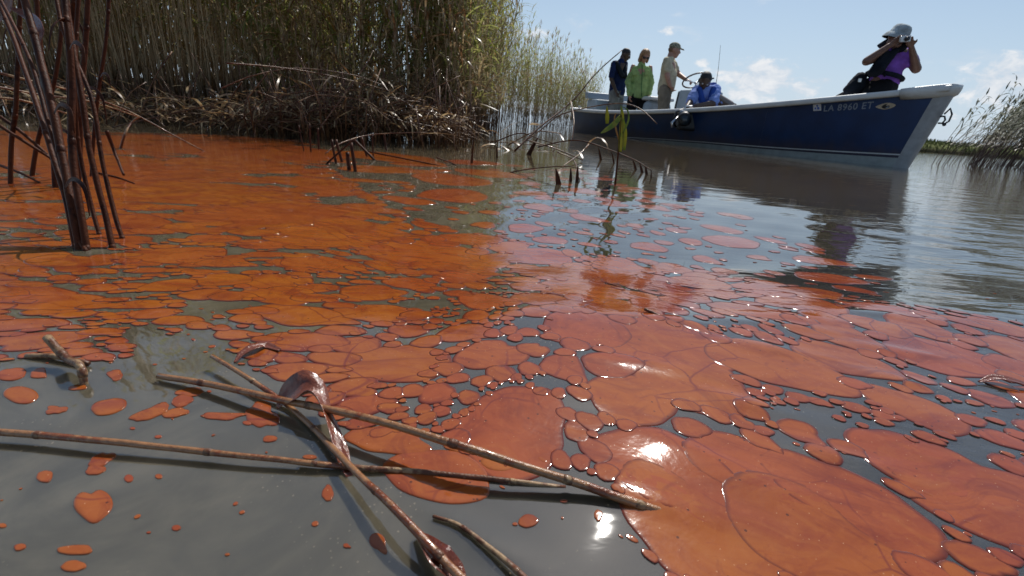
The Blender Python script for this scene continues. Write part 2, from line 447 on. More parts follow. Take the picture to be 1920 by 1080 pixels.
def Hw(x, y):
    """height of the water: one low swell rolling in just in front of the lens, plus short chop"""
    x = np.asarray(x, float); y = np.asarray(y, float)
    v = y - .17 * x + .018 * np.sin(x * 7.0 + .6) + .01 * np.sin(x * 17 + y * 6)
    base = np.interp(v, _vv, _hh)
    lat = .35 + .65 * sm((x + .35) / .4)
    h = base * lat
    near = 1 - sm((np.hypot(x, y) - 1.4) / 1.2)
    h = h + near * (.0006 * np.sin(26 * x + 13 * y + .7) * np.sin(9 * x - 21 * y) + .0004 * np.sin(48 * x - 40 * y + 1.3))
    # small sharp wavelets at lower right where the long stalk dives
    for (cx, cy, ang, ln, wd, a) in ((.098, .236, -.35, .05, .014, .0022), (.150, .262, -.4, .05, .015, .0018), (.13, .39, -.2, .06, .012, .0018), (.40, .46, -.1, .05, .010, .0020),
                                     (.19, .345, -.25, .04, .010, .0017), (.255, .44, -.15, .05, .011, .0019), (.36, .40, -.2, .04, .010, .0016), (.06, .33, -.3, .03, .009, .0013), (.24, .285, -.35, .04, .010, .0017), (.335, .53, -.1, .05, .011, .0017), (.18, .49, -.1, .04, .010, .0015), (.12, .285, -.4, .03, .008, .0015), (.46, .56, -.1, .06, .012, .0018),
                                     (.30, .50, -.1, .06, .010, .0012), (-.012, .20, -.5, .03, .008, .0018), (.22, .33, -.3, .06, .012, .0010)):
        u = (x - cx) * math.cos(ang) + (y - cy) * math.sin(ang); w = -(x - cx) * math.sin(ang) + (y - cy) * math.cos(ang)
        h = h + a * np.exp(-(u / ln) ** 2 - (w / wd) ** 2)
    return h


def axis(fine_lo, fine_hi, step, far, g=1.16):
    a = list(np.arange(fine_lo, fine_hi, step)); s = step
    while a[-1] < far: s *= g; a.append(a[-1] + s)
    s = step; b = []
    cur = fine_lo
    while cur > -far: s *= g; cur -= s; b.append(cur)
    return np.array(b[::-1] + a)


xs = axis(-.9, 1.0, .006, 900, 1.13); ys = axis(.08, 1.3, .005, 900, 1.13)
X, Y = np.meshgrid(xs, ys); V = np.stack([X, Y, Hw(X, Y)], -1).reshape(-1, 3)
nx, ny = len(xs), len(ys); I = np.arange(nx * ny).reshape(ny, nx)
Q = np.stack([I[:-1, :-1], I[:-1, 1:], I[1:, 1:], I[1:, :-1]], -1).reshape(-1, 4)
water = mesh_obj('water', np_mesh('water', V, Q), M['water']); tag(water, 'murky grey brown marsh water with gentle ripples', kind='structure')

# far marsh shore on the right
def shore():
    m, t, b, o = new_mat('marsh_grass')
    pos = t.n('ShaderNodeNewGeometry').outputs['Position']; sep = t.n('ShaderNodeSeparateXYZ'); t.l(pos, sep.inputs[0])
    c = t.mix(t.ramp(t.noise(pos, 1.4, 5, .7), .35, .65), (.10, .125, .040), (.19, .20, .07))
    c = t.mix(t.ramp(sep.outputs['Z'], .05, .24, .85, 0.0), c, (.055, .040, .022))
    t.l(c, b.inputs['Base Color']); b.inputs['Roughness'].default_value = .9; b.inputs['Specular IOR Level'].default_value = .1
    t.l(t.bump(t.noise(pos, 12, 4, .7), .8, .1), b.inputs['Normal'])
    A = gnd(1600, 274.6 + 6.5)[:2]
    line = [(9, 26.5), (14, 24.3), (20, 22.5), (30, 21), (48, 19), (80, 14), (140, 0)]
    v = []; f = []; n = 240
    px = np.interp(np.linspace(0, 6, n), range(7), [p[0] for p in line]); py = np.interp(np.linspace(0, 6, n), range(7), [p[1] for p in line])
    prof = [(0, -.1), (.15, .12), (.6, .30), (1.8, .44), (6, .5), (30, .52)]
    for i in range(n):
        for (dy, z) in prof:
            v.append((px[i] + dy * .3, py[i] + dy, z + (.05 * mnoise.noise((px[i] * 1.3, dy, 3)) + .03 * mnoise.noise((px[i] * 5, dy, 1)) if z > 0 else 0)))
    k = len(prof)
    for i in range(n - 1):
        for j in range(k - 1): f.append((i * k + j, (i + 1) * k + j, (i + 1) * k + j + 1, i * k + j + 1))
    g = pyd('far_marsh_bank', v, f, m); tag(g, 'low green marsh bank on the far side of the water', kind='structure')
    # blades
    nb = 9000; tt = rng.uniform(0, 4.2, nb); bx = np.interp(tt, range(7), [p[0] for p in line]); by = np.interp(tt, range(7), [p[1] for p in line])
    dd = rng.uniform(0, 2.5, nb); bx = bx + dd * .3; by = by + dd; z0 = np.interp(dd, [p[0] for p in prof], [p[1] for p in prof]) - .05
    h = rng.uniform(.08, .22, nb); w = .02; lean = rng.normal(0, .06, nb)
    V = np.stack([np.stack([bx - w, by, z0], 1), np.stack([bx + w, by, z0], 1), np.stack([bx + w * .3 + lean, by, z0 + h], 1), np.stack([bx - w * .3 + lean, by, z0 + h], 1)], 1).reshape(-1, 3)
    o = mesh_obj('marsh_grass', np_mesh('marsh_grass', V, np.arange(nb * 4).reshape(-1, 4)), m, smooth=False)
    tag(o, 'ragged marsh grass on the far bank', 'grass', kind='stuff')


shore()

# ---------------------------------------------------------------- oil
def pip(pts, poly):
    x, y = pts[:, 0], pts[:, 1]; c = np.zeros(len(pts), bool); n = len(poly)
    for i in range(n):
        x1, y1 = poly[i]; x2, y2 = poly[(i + 1) % n]
        m = ((y1 > y) != (y2 > y)); xi = (x2 - x1) * (y - y1) / (y2 - y1 + 1e-9) + x1
        c ^= m & (x < xi)
    return c


RAFT = [(-60, 246), (-60, 700), (60, 690), (170, 695), (300, 690), (330, 640), (395, 632), (440, 700), (545, 742), (600, 800), (655, 830), (700, 860),
        (740, 838), (820, 862), (960, 905), (1060, 905), (1130, 930), (1165, 1000), (1230, 1120), (2050, 1120), (2050, 690), (1920, 640), (1780, 612), (1650, 588),
        (1500, 548), (1340, 505), (1230, 480), (1090, 465), (960, 440), (860, 425), (760, 400), (690, 360), (600, 300), (560, 262), (420, 252), (150, 247)]
SPARSE = [(600, 300), (690, 290), (860, 300), (1100, 320), (1330, 385), (1500, 440), (1640, 520), (1650, 590), (1340, 505), (1090, 465), (860, 425), (690, 360)]
HOLES = [(385, 590, 48, 20), (270, 640, 40, 16), (300, 668, 60, 22), (780, 590, 40, 12), (990, 640, 40, 12), (1490, 800, 75, 16), (1560, 830, 50, 14), (1730, 720, 50, 12), (1815, 860, 60, 20),
         (1200, 868, 70, 22), (1030, 750, 40, 12), (700, 650, 30, 8), (1890, 800, 50, 16), (460, 585, 40, 10), (1440, 930, 26, 14), (1850, 1020, 40, 22),
         (470, 505, 90, 5), (330, 440, 80, 5), (600, 530, 80, 5), (440, 400, 30, 14), (160, 470, 60, 8), (500, 330, 80, 6), (640, 375, 60, 9), (150, 400, 50, 4), (60, 430, 60, 3), (300, 395, 70, 4), (330, 350, 50, 3), (210, 520, 70, 4), (420, 470, 60, 5), (560, 470, 60, 4), (690, 480, 50, 3), (250, 560, 60, 4), (640, 560, 60, 4), (720, 520, 50, 3), (120, 620, 50, 5), (520, 640, 40, 6), (200, 595, 40, 4), (880, 600, 40, 6), (930, 560, 50, 4), (1340, 640, 50, 5), (1590, 770, 60, 9), (1650, 840, 40, 16), (1780, 790, 50, 10), (1500, 650, 60, 4), (760, 705, 26, 7), (860, 760, 24, 8), (1140, 840, 30, 12), (1760, 960, 36, 16), (820, 590, 30, 10), (640, 425, 50, 4), (480, 345, 60, 4), (350, 300, 60, 3)]
E1 = np.array([.86, -.51])


def warp(P):
    """drift of the raft: the cells on the right are drawn out towards the lower right"""
    P = np.asarray(P, float); t = P @ E1; w = .10
    A = w * np.log1p(np.exp((t - (-.12)) / w))
    P2 = P + np.outer(.42 * A, E1)
    s = .012
    P2 = P2 + s * np.stack([np.sin(P[:, 1] * 13 + 1.3) + .5 * np.sin(P[:, 0] * 21 + P[:, 1] * 9), np.sin(P[:, 0] * 15 + .4) + .5 * np.sin(P[:, 1] * 23)], 1)
    return P2


def pack():
    global _prj
    C = []; Rr = []
    grid = {}
    gs = .08

    def near(x, y, rad):
        k = int(math.ceil((rad + .16) / gs)); cx, cy = int(x // gs), int(y // gs)
        for i in range(cx - k, cx + k + 1):
            for j in range(cy - k, cy + k + 1):
                yield from grid.get((i, j), ())
    # candidate centres
    N = 60000
    # polar sampling: denser near the lens
    d = .12 * (4.8 / .12) ** rng.uniform(0, 1, N); th = rng.uniform(-1.05, 1.0, N)
    cand = np.stack([d * np.tan(th * .86) , d], 1)
    Pw = warp(cand); pp = proj(np.c_[Pw, np.zeros(N)])
    inr = pip(pp, RAFT); sp = pip(pp, SPARSE) & ~inr
    hole = np.zeros(N, bool)
    for (hx, hy, a, b) in HOLES: hole |= ((pp[:, 0] - hx) / a) ** 2 + ((pp[:, 1] - hy) / b) ** 2 < 1
    ok = (inr | sp) & ~hole & (pp[:, 0] > -150) & (pp[:, 0] < 2070)
    cand = cand[ok]; sp = sp[ok]; pp = pp[ok]
    phase_sizes = ((2.1, 700, .06), (1.35, 2200, .14), (.85, 3400, .17), (.5, 4500, .14), (.28, 6000, .08))
    used = 0
    idx = 0
    big = [(1240, 680, .050), (1450, 720, .042), (900, 590, .030), (1290, 745, .034), (1830, 930, .040), (1240, 905, .035), (1290, 1010, .036), (960, 830, .036), (870, 655, .024), (560, 610, .032),
           (1090, 650, .035), (1180, 770, .030), (1400, 900, .028), (1580, 960, .030), (1500, 1030, .034), (1700, 880, .028), (800, 480, .08), (650, 430, .10), (520, 400, .12), (350, 360, .16), (250, 320, .16), (440, 310, .16), (700, 560, .03), (1750, 690, .034), (1700, 790, .030)]
    for (bx, by, r) in big:
        j = int(np.argmin((pp[:, 0] - bx) ** 2 + (pp[:, 1] - by) ** 2)); x, y = cand[j]
        C.append((x, y)); Rr.append(r); grid.setdefault((int(x // gs), int(y // gs)), []).append(len(C) - 1)
    for (f, cnt, ov) in phase_sizes:
        for _ in range(cnt * 3):
            if idx >= len(cand): break
            x, y = cand[idx]; q = pp[idx]; s_ = sp[idx]; idx += 1
            dist = math.hypot(x, y)
            base = .0175 * (1 if dist < .75 else (dist / .75) ** 1.25)
            if q[0] < 560 and q[1] > 480: base *= .75
            if q[0] > 1050 and q[1] > 620: base *= 1.12
            if q[0] < 900 and q[1] < 500: base *= 2.0
            if q[0] < 300 and q[1] > 600: base *= .9
            r = base * f * math.exp(random.gauss(0, .22))
            if s_:
                r *= .62
                if random.random() < .92: continue
            if not s_:
                fit = False
                for fr in (1, .7, .45, .25):
                    ring = np.array([(x + r * fr * k_ * math.cos(a), y + r * fr * k_ * math.sin(a)) for k_ in (1, .5) for a in np.linspace(0, 6.28, 9)[:-1]])
                    pr_ = proj(np.c_[warp(ring), np.zeros(16)])
                    if pip(pr_, RAFT).all() and not any((((pr_[:, 0] - hx) / (a * .8)) ** 2 + ((pr_[:, 1] - hy) / (b * .8)) ** 2 < 1).any() for (hx, hy, a, b) in HOLES): fit = True; break
                if not fit: continue
                r *= fr
            if (q[0] > 620 or q[1] < 520) and r > .006:
                ch = mnoise.noise((x * 7.5 + 4, y * 7.5, .5)) + .4 * mnoise.noise((x * 19, y * 19, 2.5))
                if abs(ch) < (.05 if q[0] > 620 else .07): r *= .3
            good = True; o2 = ov * (1.0 if q[0] < 1000 else .8)
            for k in near(x, y, r):
                dd = math.hypot(C[k][0] - x, C[k][1] - y)
                if dd < (r + Rr[k]) * (1 - o2) or (s_ and dd < (r + Rr[k]) * 1.05): good = False; break
            if good:
                C.append((x, y)); Rr.append(r); grid.setdefault((int(x // gs), int(y // gs)), []).append(len(C) - 1)
    # let every cell swell until it presses on its neighbours
    C = np.array(C); Rr = np.array(Rr)
    cells = []
    pc = proj(np.c_[warp(C), np.zeros(len(C))])
    for i in range(len(C)):
        gn = mnoise.noise((C[i, 0] * 6, C[i, 1] * 6, 9.1))
        grow = (1.13 if pc[i, 0] > 1000 else 1.12) + .22 * gn
        if pc[i, 0] < 950 and pc[i, 1] < 520: grow = 1.16 + .25 * gn
        if pip(pc[i:i + 1], SPARSE)[0] and not pip(pc[i:i + 1], RAFT)[0]: grow = 1.0
        if pc[i, 0] < 560 and pc[i, 1] > 600: grow = 1.02
        cells.append(grow)
    Rg = Rr * np.array(cells)
    return C, Rg


def cell_outline(C, Rg, i, nseg, asp):
    c = C[i]; r = Rg[i]
    th = np.linspace(0, 2 * np.pi, nseg, endpoint=False) + (i * .37) % 1
    ph = (i * 1.7) % 6.28
    rad = r * (1 + .10 * np.sin(2 * th + ph) + .06 * np.sin(3 * th + ph * 2.1) + .03 * np.sin(5 * th + ph * 3) + .015 * np.sin(9 * th + ph))
    U = np.stack([np.cos(th), np.sin(th)], 1); rr = rad
    if i % 6 == 2: rr = rr * (1 + .55 * np.exp(-(((th - (-.6 + .5 * math.sin(i)) + np.pi) % (2 * np.pi) - np.pi) / .33) ** 2))     # pulled out into a tail
    if i % 9 == 4: rr = rr * (1 - .28 * np.exp(-(((th - (i % 6)) % (2 * np.pi) - np.pi) / .28) ** 2))
    return U * rr[:, None] * np.array(asp)


def pad_mesh(outline, centre, tint, seam=.00012, lift=.00042, warpit=True, z0=0.0):
    """domed pad from an outline (offsets about a centre) following the water height"""
    n = len(outline); L = np.hypot(outline[:, 0], outline[:, 1])[:, None]
    size = float(L.mean()); rim = min(.0024, size * .17)
    rings = []; zs = []; rimv = []
    for ins, z, rv in ((seam, z0 - .00025, 1.0), (seam + rim * .12, z0 + lift * .62, 1.0), (seam + rim * .6, z0 + lift * .9, .9), (seam + rim * 1.5, z0 + lift, 0)):
        rings.append(outline * np.clip(1 - ins / L, .2, 1)); zs.append(z); rimv.append(rv)
    nr_ = max(2, int(size / .009)); rest = [q / nr_ for q in range(nr_ - 1, 0, -1)]
    for q in rest: rings.append(outline * np.clip(1 - (seam + rim * 1.5) / L, .2, 1) * q); zs.append(z0 + lift); rimv.append(0)
    P = np.concatenate(rings + [np.zeros((1, 2))]) + centre
    if warpit: P = warp(P)
    Z = np.concatenate([np.full(n, z) for z in zs] + [[z0 + lift]])
    rv = np.concatenate([np.full(n, z) for z in rimv] + [[0]])
    V = np.c_[P, Hw(P[:, 0], P[:, 1]) + Z]
    f = []
    for a in range(len(rings) - 1):
        for k in range(n): f.append((a * n + k, a * n + (k + 1) % n, (a + 1) * n + (k + 1) % n, (a + 1) * n + k))
    c = len(rings) * n; a = len(rings) - 1
    for k in range(n): f.append((a * n + k, a * n + (k + 1) % n, c))
    return V, f, rv, np.full(len(V), tint)


def pad_obj(name, data, parent):
    V, f, rv, ti = data
    me = bpy.data.meshes.new(name); me.from_pydata(V.tolist(), [], f); me.update()
    a = me.attributes.new('rim', 'FLOAT', 'POINT'); a.data.foreach_set('value', rv.astype(np.float32))
    a = me.attributes.new('tint', 'FLOAT', 'POINT'); a.data.foreach_set('value', ti.astype(np.float32))
    return mesh_obj(name, me, M['oil'], parent)


def build_oil():
    C, Rg = pack()
    W = warp(C); pc = proj(np.c_[W, np.zeros(len(C))])
    d = np.hypot(W[:, 0], W[:, 1]); area = Rg ** 2 / d ** 3        # apparent size
    vis = (pc[:, 0] > -20) & (pc[:, 0] < 1940) & (pc[:, 1] < 1095)
    order = np.argsort(-area * vis)
    single = set(order[:300].tolist())
    rank = np.argsort(np.argsort(-Rg * (1 + .5 * rng.uniform(-1, 1, len(Rg))))) / len(Rg)        # small pads ride on top of large ones
    slick = empty('oil_slick'); tag(slick, 'broad orange oil slick broken into rounded floating pads around the reeds', 'oil slick')
    rv, rf, rr, rt = [], [], [], []; base = 0
    for i in range(len(C)):
        app = Rg[i] / d[i]
        left_ = float(np.clip((900 - pc[i, 0]) / 350, 0, 1)); asp = (1 + .38 * left_, 1 - .17 * left_)
        out_ = cell_outline(C, Rg, i, 48 if app > .07 else (32 if app > .03 else 18), asp)
        tint = float(np.clip(.5 + .35 * math.sin(i * 2.39) + (.25 if pc[i, 0] < 800 else -.1), 0, 1))
        data = pad_mesh(out_, C[i], tint, seam=0.0, lift=.00035, z0=.00002 + .0008 * float(rank[i]) * min(1.0, .35 + d[i]))
        if i in single: pad_obj('oil_pad', data, slick)
        else:
            V_, f_, a_, b_ = data; rv.append(V_); rf += [tuple(k + base for k in q) for q in f_]; rr.append(a_); rt.append(b_); base += len(V_)
    o = pad_obj('small_oil_pads', (np.concatenate(rv), rf, np.concatenate(rr), np.concatenate(rt)), slick); o['kind'] = 'stuff'
    print('oil cells', len(C))
    # separate patches adrift on the open grey water: px, py, half-width px, half-height px, tilt, wobble, label
    P = [(43, 753, 33, 15, .05, .05, 'wide smooth orange oil oval floating at the left edge of the open water'),
         (207, 777, 35, 15, -.2, .07, 'orange oil oval with a pointed right end, left of the thin streaks'),
         (286, 789, 38, 11, -.35, .22, 'orange oil streak drawn out to a thin tail at upper right'),
         (344, 768, 20, 11, -.2, .12, 'middle one of three stacked small oil patches above the left stalk'),
         (359, 752, 27, 8, -.08, .18, 'dark flat oil patch on top of the three stacked small ones'),
         (332, 790, 26, 8, -.15, .15, 'lowest of the three stacked small oil patches above the left stalk'),
         (493, 797, 31, 24, .1, .26, 'ragged orange oil patch just below the stalk crossing'),
         (419, 797, 42, 7, .02, .25, 'long thin brownish oil patch left of the ragged one'),
         (219, 716, 15, 10, 0, .2, 'small notched oil patch below the edge of the slick'),
         (77, 715, 16, 9, -.1, .2, 'small oil patch beside the wide streak at the left edge'),
         (26, 717, 29, 11, -.15, .08, 'orange oil streak cut by the left edge just under the slick'),
         (108, 781, 20, 8, -.1, .3, 'two-lobed little oil patch right of the smooth oval'),
         (149, 739, 18, 5, -.1, .1, 'tiny flat oil patch under the short broken stub'),
         (193, 875, 26, 12, -.4, .2, 'upper lobed oil patch under the left stalk'),
         (182, 894, 20, 9, -.1, .15, 'lower lobe-shaped oil patch touching the one above it'),
         (87, 904, 16, 11, -.15, .1, 'small round oil patch low at the left on grey water'),
         (178, 957, 37, 28, 0, .25, 'heart-shaped red orange oil patch alone on grey water'),
         (508, 842, 14, 6, -.1, .08, 'bright orange oil drop just above the thin left stalk'),
         (616, 945, 11, 15, .1, .12, 'upright oval oil drop left of the diagonal stalk'),
         (144, 1041, 34, 9, -.05, .1, 'dull brown oil patch near the bottom left corner'),
         (140, 1070, 24, 10, -.1, .08, 'oil patch cut by the bottom edge at the left'),
         (41, 1037, 12, 6, -.2, .1, 'tiny dim oil spot near the bottom left corner'),
         (708, 1034, 20, 17, .5, .18, 'teardrop oil patch left of the diagonal stalk foot'),
         (988, 999, 19, 12, -.1, .07, 'small glinting oil oval on dark water at the bottom centre'),
         (821, 918, 103, 47, .16, .07, 'largest lone oil patch lying under the long stalk'),
         (1118, 989, 8, 10, 0, .15, 'tiny oil drop right of the glinting small oval'),
         (727, 850, 78, 26, .14, .16, 'bright orange oil patch in the shade below the long stalk'),
         (935, 893, 36, 16, .05, .08, 'half-round orange oil patch tucked under the long stalk'),
         (870, 868, 42, 9, .12, .15, 'narrow orange oil strip in the stalk shadow'),
         (650, 1042, 7, 5, 0, .1, 'tiny yellowish oil speck beside the teardrop patch')]
    for k, (px, py, a, b, tilt, wob, lab) in enumerate(P):
        th = np.linspace(0, 2 * np.pi, 40, endpoint=False); rng2 = np.random.default_rng(100 + k)
        ph = rng2.uniform(0, 6.28, 6)
        rad = 1 + wob * (.6 * np.sin(2 * th + ph[0]) * .4 + .5 * np.sin(3 * th + ph[1]) + .35 * np.sin(4 * th + ph[2]) + .2 * np.sin(7 * th + ph[3]))
        if 'heart' in lab: rad = 1 - .35 * np.exp(-((th - 4.55) / .35) ** 2) + .3 * np.exp(-((th - 1.57) / .4) ** 2)
        if 'teardrop' in lab: rad = .8 + .7 * np.exp(-((th - .5) / .35) ** 2)
        ex, ey = a * rad * np.cos(th), b * rad * np.sin(th)
        qx = px + ex * math.cos(tilt) - ey * math.sin(tilt); qy = py + ex * math.sin(tilt) + ey * math.cos(tilt)
        G = np.array([gnd(u, w)[:2] for u, w in zip(qx, qy)]); c = G.mean(0)
        sub = 'dull' in lab or 'dim' in lab or 'brownish' in lab
        # seen from above: outline sorted counter-clockwise around the centre
        if np.cross(np.r_[G[1] - c, 0], np.r_[G[2] - c, 0])[2] < 0: G = G[::-1]
        o = pad_obj('oil_patch', pad_mesh(G - c, c, float(rng2.uniform(.3, 1)), seam=0.0, warpit=False, lift=.0004, z0=0.0002), None)
        at_ = o.data.attributes['rim']
        for e_ in at_.data: e_.value *= .3
        tag(o, lab, 'oil patch', 'loose oil patches on the open grey water')
    # crumbs of oil in the channels
    V = []; f = []; rv = []; tt = []
    base = 0
    for _ in range(520):
        px = random.uniform(0, 1920); py = random.uniform(560, 1080); g = gnd(px, py)[:2]
        if random.random() < .85 and px < 1150 and py > 700: continue
        dd = np.hypot(*(W - g).T)
        if (dd < Rg * .9).any(): continue
        r = random.uniform(.0006, .0022) * (1.5 if random.random() < .1 else 1)
        th = np.linspace(0, 2 * np.pi, 9, endpoint=False); ol = np.stack([np.cos(th) * r * random.uniform(.8, 2.2), np.sin(th) * r], 1)
        a = random.uniform(-.8, .2); ol = ol @ np.array([[math.cos(a), math.sin(a)], [-math.sin(a), math.cos(a)]])
        V_, f_, a_, b_ = pad_mesh(ol, g, random.random(), seam=0, lift=.0004, warpit=False, z0=.0001)
        V.append(V_); f += [tuple(k + base for k in q) for q in f_]; rv.append(a_ * .3); tt.append(b_); base += len(V_)
    o = pad_obj('oil_crumbs', (np.concatenate(V), f, np.concatenate(rv), np.concatenate(tt)), None)
    tag(o, 'small orange oil crumbs scattered in the water channels', 'oil crumbs', kind='stuff')


build_oil()

# ---------------------------------------------------------------- boat
ST = np.array([1.774, 11.184]); BO = np.array([3.837, 5.041]); DV = BO - ST; BL = np.linalg.norm(DV); DV = DV / BL
NV = np.array([DV[1], -DV[0]])            # starboard
RAKE, BW = .194, .977


def Gc(s): return .47 - .328 * s + .616 * s * s
def halfG(s): return .9 * BW * (.92 + .08 * math.sin(math.pi * min(s / .6, 1))) * (1 - max(0, (s - .3) / .7) ** 2.3) + .04
def halfW(s): return .72 * BW * (1 - max(0, (s - .3) / .7) ** 1.8) + .03


def BP(x, off, z): return Vector((*(ST + DV * x + NV * off), z))   # boat coordinates: metres from transom, to starboard, up


def side(s, t, sgn=1, outp=0.0):
    g = BP(s * (BL + RAKE), sgn * (halfG(s) + outp), Gc(s)); w = BP(s * BL, sgn * (halfW(s) + outp), max(0, (s - .75) / .25) ** 1.5 * .024)
    return w + (g - w) * t


def build_boat():
    root = empty('skiff', BP(3, 0, 0)); tag(root, 'long open navy blue skiff with white rail and five people aboard', 'boat')
    S = np.linspace(0, 1, 49)

    def strip(name, t0, t1, mat, outp=0.0, s0=0.0, s1=1.0, nt=3, both=True):
        mb = MB()
        ss = np.linspace(s0, s1, 49)
        for sgn in ((1, -1) if both else (1,)):
            v = []; f = []
            for s in ss:
                a = t0(s) if callable(t0) else t0; b = t1(s) if callable(t1) else t1
                for k in range(nt): v.append(side(s, a + (b - a) * k / (nt - 1), sgn, outp))
            for i in range(len(ss) - 1):
                for k in range(nt - 1):
                    q = (i * nt + k, (i + 1) * nt + k, (i + 1) * nt + k + 1, i * nt + k + 1); f.append(q if sgn > 0 else q[::-1])
            mb.add(v, f)
        return mb.build(name, mat, root)
    ts = lambda s: float(np.interp(s, [0, .25, .5, .62, 1], [-.12, -.03, .085, .115, .135]))
    strip('hull_side', lambda s: ts(s) + .02, .985, M['navy'], nt=6)
    strip('stripe', ts, lambda s: ts(s) + .017, M['white'], .003)
    strip('lower_band', lambda s: ts(s) - .035, lambda s: ts(s) - .001, M['navy'], .001)
    strip('hull_bottom', -.35, lambda s: ts(s) - .036, M['bottom'], 0)
    strip('side_liner', .05, .98, M['liner'], -.045)
    # transom
    v = [side(0, t, sg) for t in (-.3, .15, .5, .985) for sg in (1, -1)]
    pyd('transom', v, [(0, 1, 3, 2), (2, 3, 5, 4), (4, 5, 7, 6)], M['navy'], root)
    # floor and foredeck
    v = []; f = []
    for s in np.linspace(.02, .9, 20):
        for sg in (1, -1): v.append(BP(s * BL, sg * (halfW(s) * .98), -.05))
    for i in range(19): f.append((2 * i, 2 * i + 1, 2 * i + 3, 2 * i + 2))
    pyd('deck_floor', v, f, M['liner'], root, False)
    v = []; f = []
    ss = np.linspace(.76, .985, 14)
    for s in ss:
        g = side(s, .86, 1); h = side(s, .86, -1); v += [g, h]
    for i in range(13): f.append((2 * i, 2 * i + 1, 2 * i + 3, 2 * i + 2))
    v += [side(.76, .1, 1), side(.76, .1, -1)]; f.append((0, 28, 29, 1))
    pyd('foredeck', v, f, M['liner'], root, False)
    # white gunwale rail: closed rounded profile swept round the sheer
    prof = [(.028, -.052), (.034, -.04), (.036, -.012), (.026, .004), (0, .010), (-.05, .010), (-.062, .002), (-.062, -.03), (-.05, -.04), (-.02, -.052)]
    for sgn in (1, -1):
        v = []; f = []
        ss = list(np.linspace(0, 1, 60))
        for s in ss:
            g = side(s, 1, sgn); k = 1.0 if s > .2 else 1.0
            n = NV * sgn; hw = halfG(s)
            for (o_, z) in prof:
                oo = max(o_, -hw + .002)
                v.append(Vector((g.x + n[0] * oo, g.y + n[1] * oo, g.z + z * k)))
        m = len(prof)
        for i in range(len(ss) - 1):
            for k in range(m):
                q = (i * m + k, (i + 1) * m + k, (i + 1) * m + (k + 1) % m, i * m + (k + 1) % m); f.append(q if sgn > 0 else q[::-1])
        f.append(tuple(range(m)) if sgn > 0 else tuple(range(m))[::-1])
        pyd('gunwale_rail', v, f, M['white'], root)
    # bow cap
    mb = MB(); pts = []
    x0 = BL + RAKE - .045
    for (x, hwid, zt, zb) in ((x0 - .30, .115, .016, -.082), (x0 - .2, .10, .018, -.088), (x0 - .08, .084, .018, -.09), (x0 + .01, .074, .018, -.088), (x0 + .05, .062, .014, -.075), (x0 + .075, .04, .006, -.05), (x0 + .085, .012, -.01, -.03)):
        z = Gc(min(x / (BL + RAKE), 1.02))
        w = max(hwid, halfG(min(x / (BL + RAKE), 1)) + .04) if x < x0 - .05 else hwid
        for (a, b) in ((1, .6), (.9, 1), (.5, 1.05), (-.5, 1.05), (-.9, 1), (-1, .6), (-1, -.5), (-.8, -1), (.8, -1), (1, -.5)):
            pts.append(BP(x, w * a, z + (zt * b if b > 0 else -zb * b)))
    f = []
    for i in range(6):
        for k in range(10): f.append((i * 10 + k, (i + 1) * 10 + k, (i + 1) * 10 + (k + 1) % 10, i * 10 + (k + 1) % 10))
    f += [tuple(range(10)), tuple(60 + k for k in range(10))[::-1]]
    pyd('bow_cap', pts, f, M['white'], root)
    # transom rail
    mb = MB(); a = side(0, 1, 1); b = side(0, 1, -1); mb.box((a + b) / 2 + Vector((0, 0, -.02)), ((a - b).length, .10, .06), Matrix.Rotation(math.atan2(NV[1], NV[0]), 3, 'Z'))
    bevel(mb.build('transom_cap', M['white'], root, False), .012)
    # pale stem band wrapped round the bow
    v = []; f = []
    tt = np.linspace(-.3, .93, 12)
    for t in tt:
        for (s, sg, o_) in ((.986, 1, .006), (.993, 1, .007), (1, 1, .008), (1, 0, 0), (1, -1, .008), (.993, -1, .007), (.986, -1, .006)):
            p = side(s, t, 1 if sg >= 0 else -1, o_)
            if sg == 0: p = (side(1, t, 1) + side(1, t, -1)) / 2 + Vector((*(DV * .012), 0))
            v.append(p)
    for i in range(len(tt) - 1):
        for k in range(6): f.append((i * 7 + k, i * 7 + k + 1, (i + 1) * 7 + k + 1, (i + 1) * 7 + k))
    pyd('stem_band', v, f, M['stemgrey'], root)
    # bow eye with shackle
    e = (side(1, .60, 1) + side(1, .60, -1)) / 2 + Vector((*(DV * .03), 0)); fw = Vector((*DV, 0))
    mb = MB()
    mb.tube([e + Vector((0, 0, .03)), e + fw * .035 + Vector((0, 0, .03)), e + fw * .05, e + fw * .035 - Vector((0, 0, .03)), e - Vector((0, 0, .03))], .008, 8)
    bo_ = mb.build('bow_eye', M['black'], root)
    mb = MB(); c0 = e + fw * .055 + Vector((0, 0, .0))
    mb.tube([c0 + Vector((0, 0, -.035)) + fw * .0, c0 + fw * .03 + Vector((0, 0, -.01)), c0 + fw * .035 + Vector((0, 0, .05)), c0 + fw * .005 + Vector((0, 0, .10)), c0 - fw * .03 + Vector((0, 0, .05))], .008, 8)
    mb.ball(c0 + Vector((0, 0, -.04)), .016); mb.build('shackle', M['black'], root)
    # console
    def prism(name, x0_, x1_, xt0, xt1, o0, o1, z0, z1, mat, bv=.02):
        v = [BP(x, o, z) for (x, z) in ((x0_, z0), (x1_, z0), (xt1, z1), (xt0, z1)) for o in (o0, o1)]
        o = pyd(name, v, [(0, 1, 3, 2), (2, 3, 5, 4), (4, 5, 7, 6), (6, 7, 1, 0), (0, 2, 4, 6), (1, 7, 5, 3)], mat, root, False); return bevel(o, bv, 3)
    prism('console', 2.72, 3.25, 2.80, 3.18, -.32, .22, -.05, .80, M['liner'])
    prism('console_dash', 2.66, 2.79, 2.70, 2.79, -.28, .18, .52, .79, M['black'], .015)
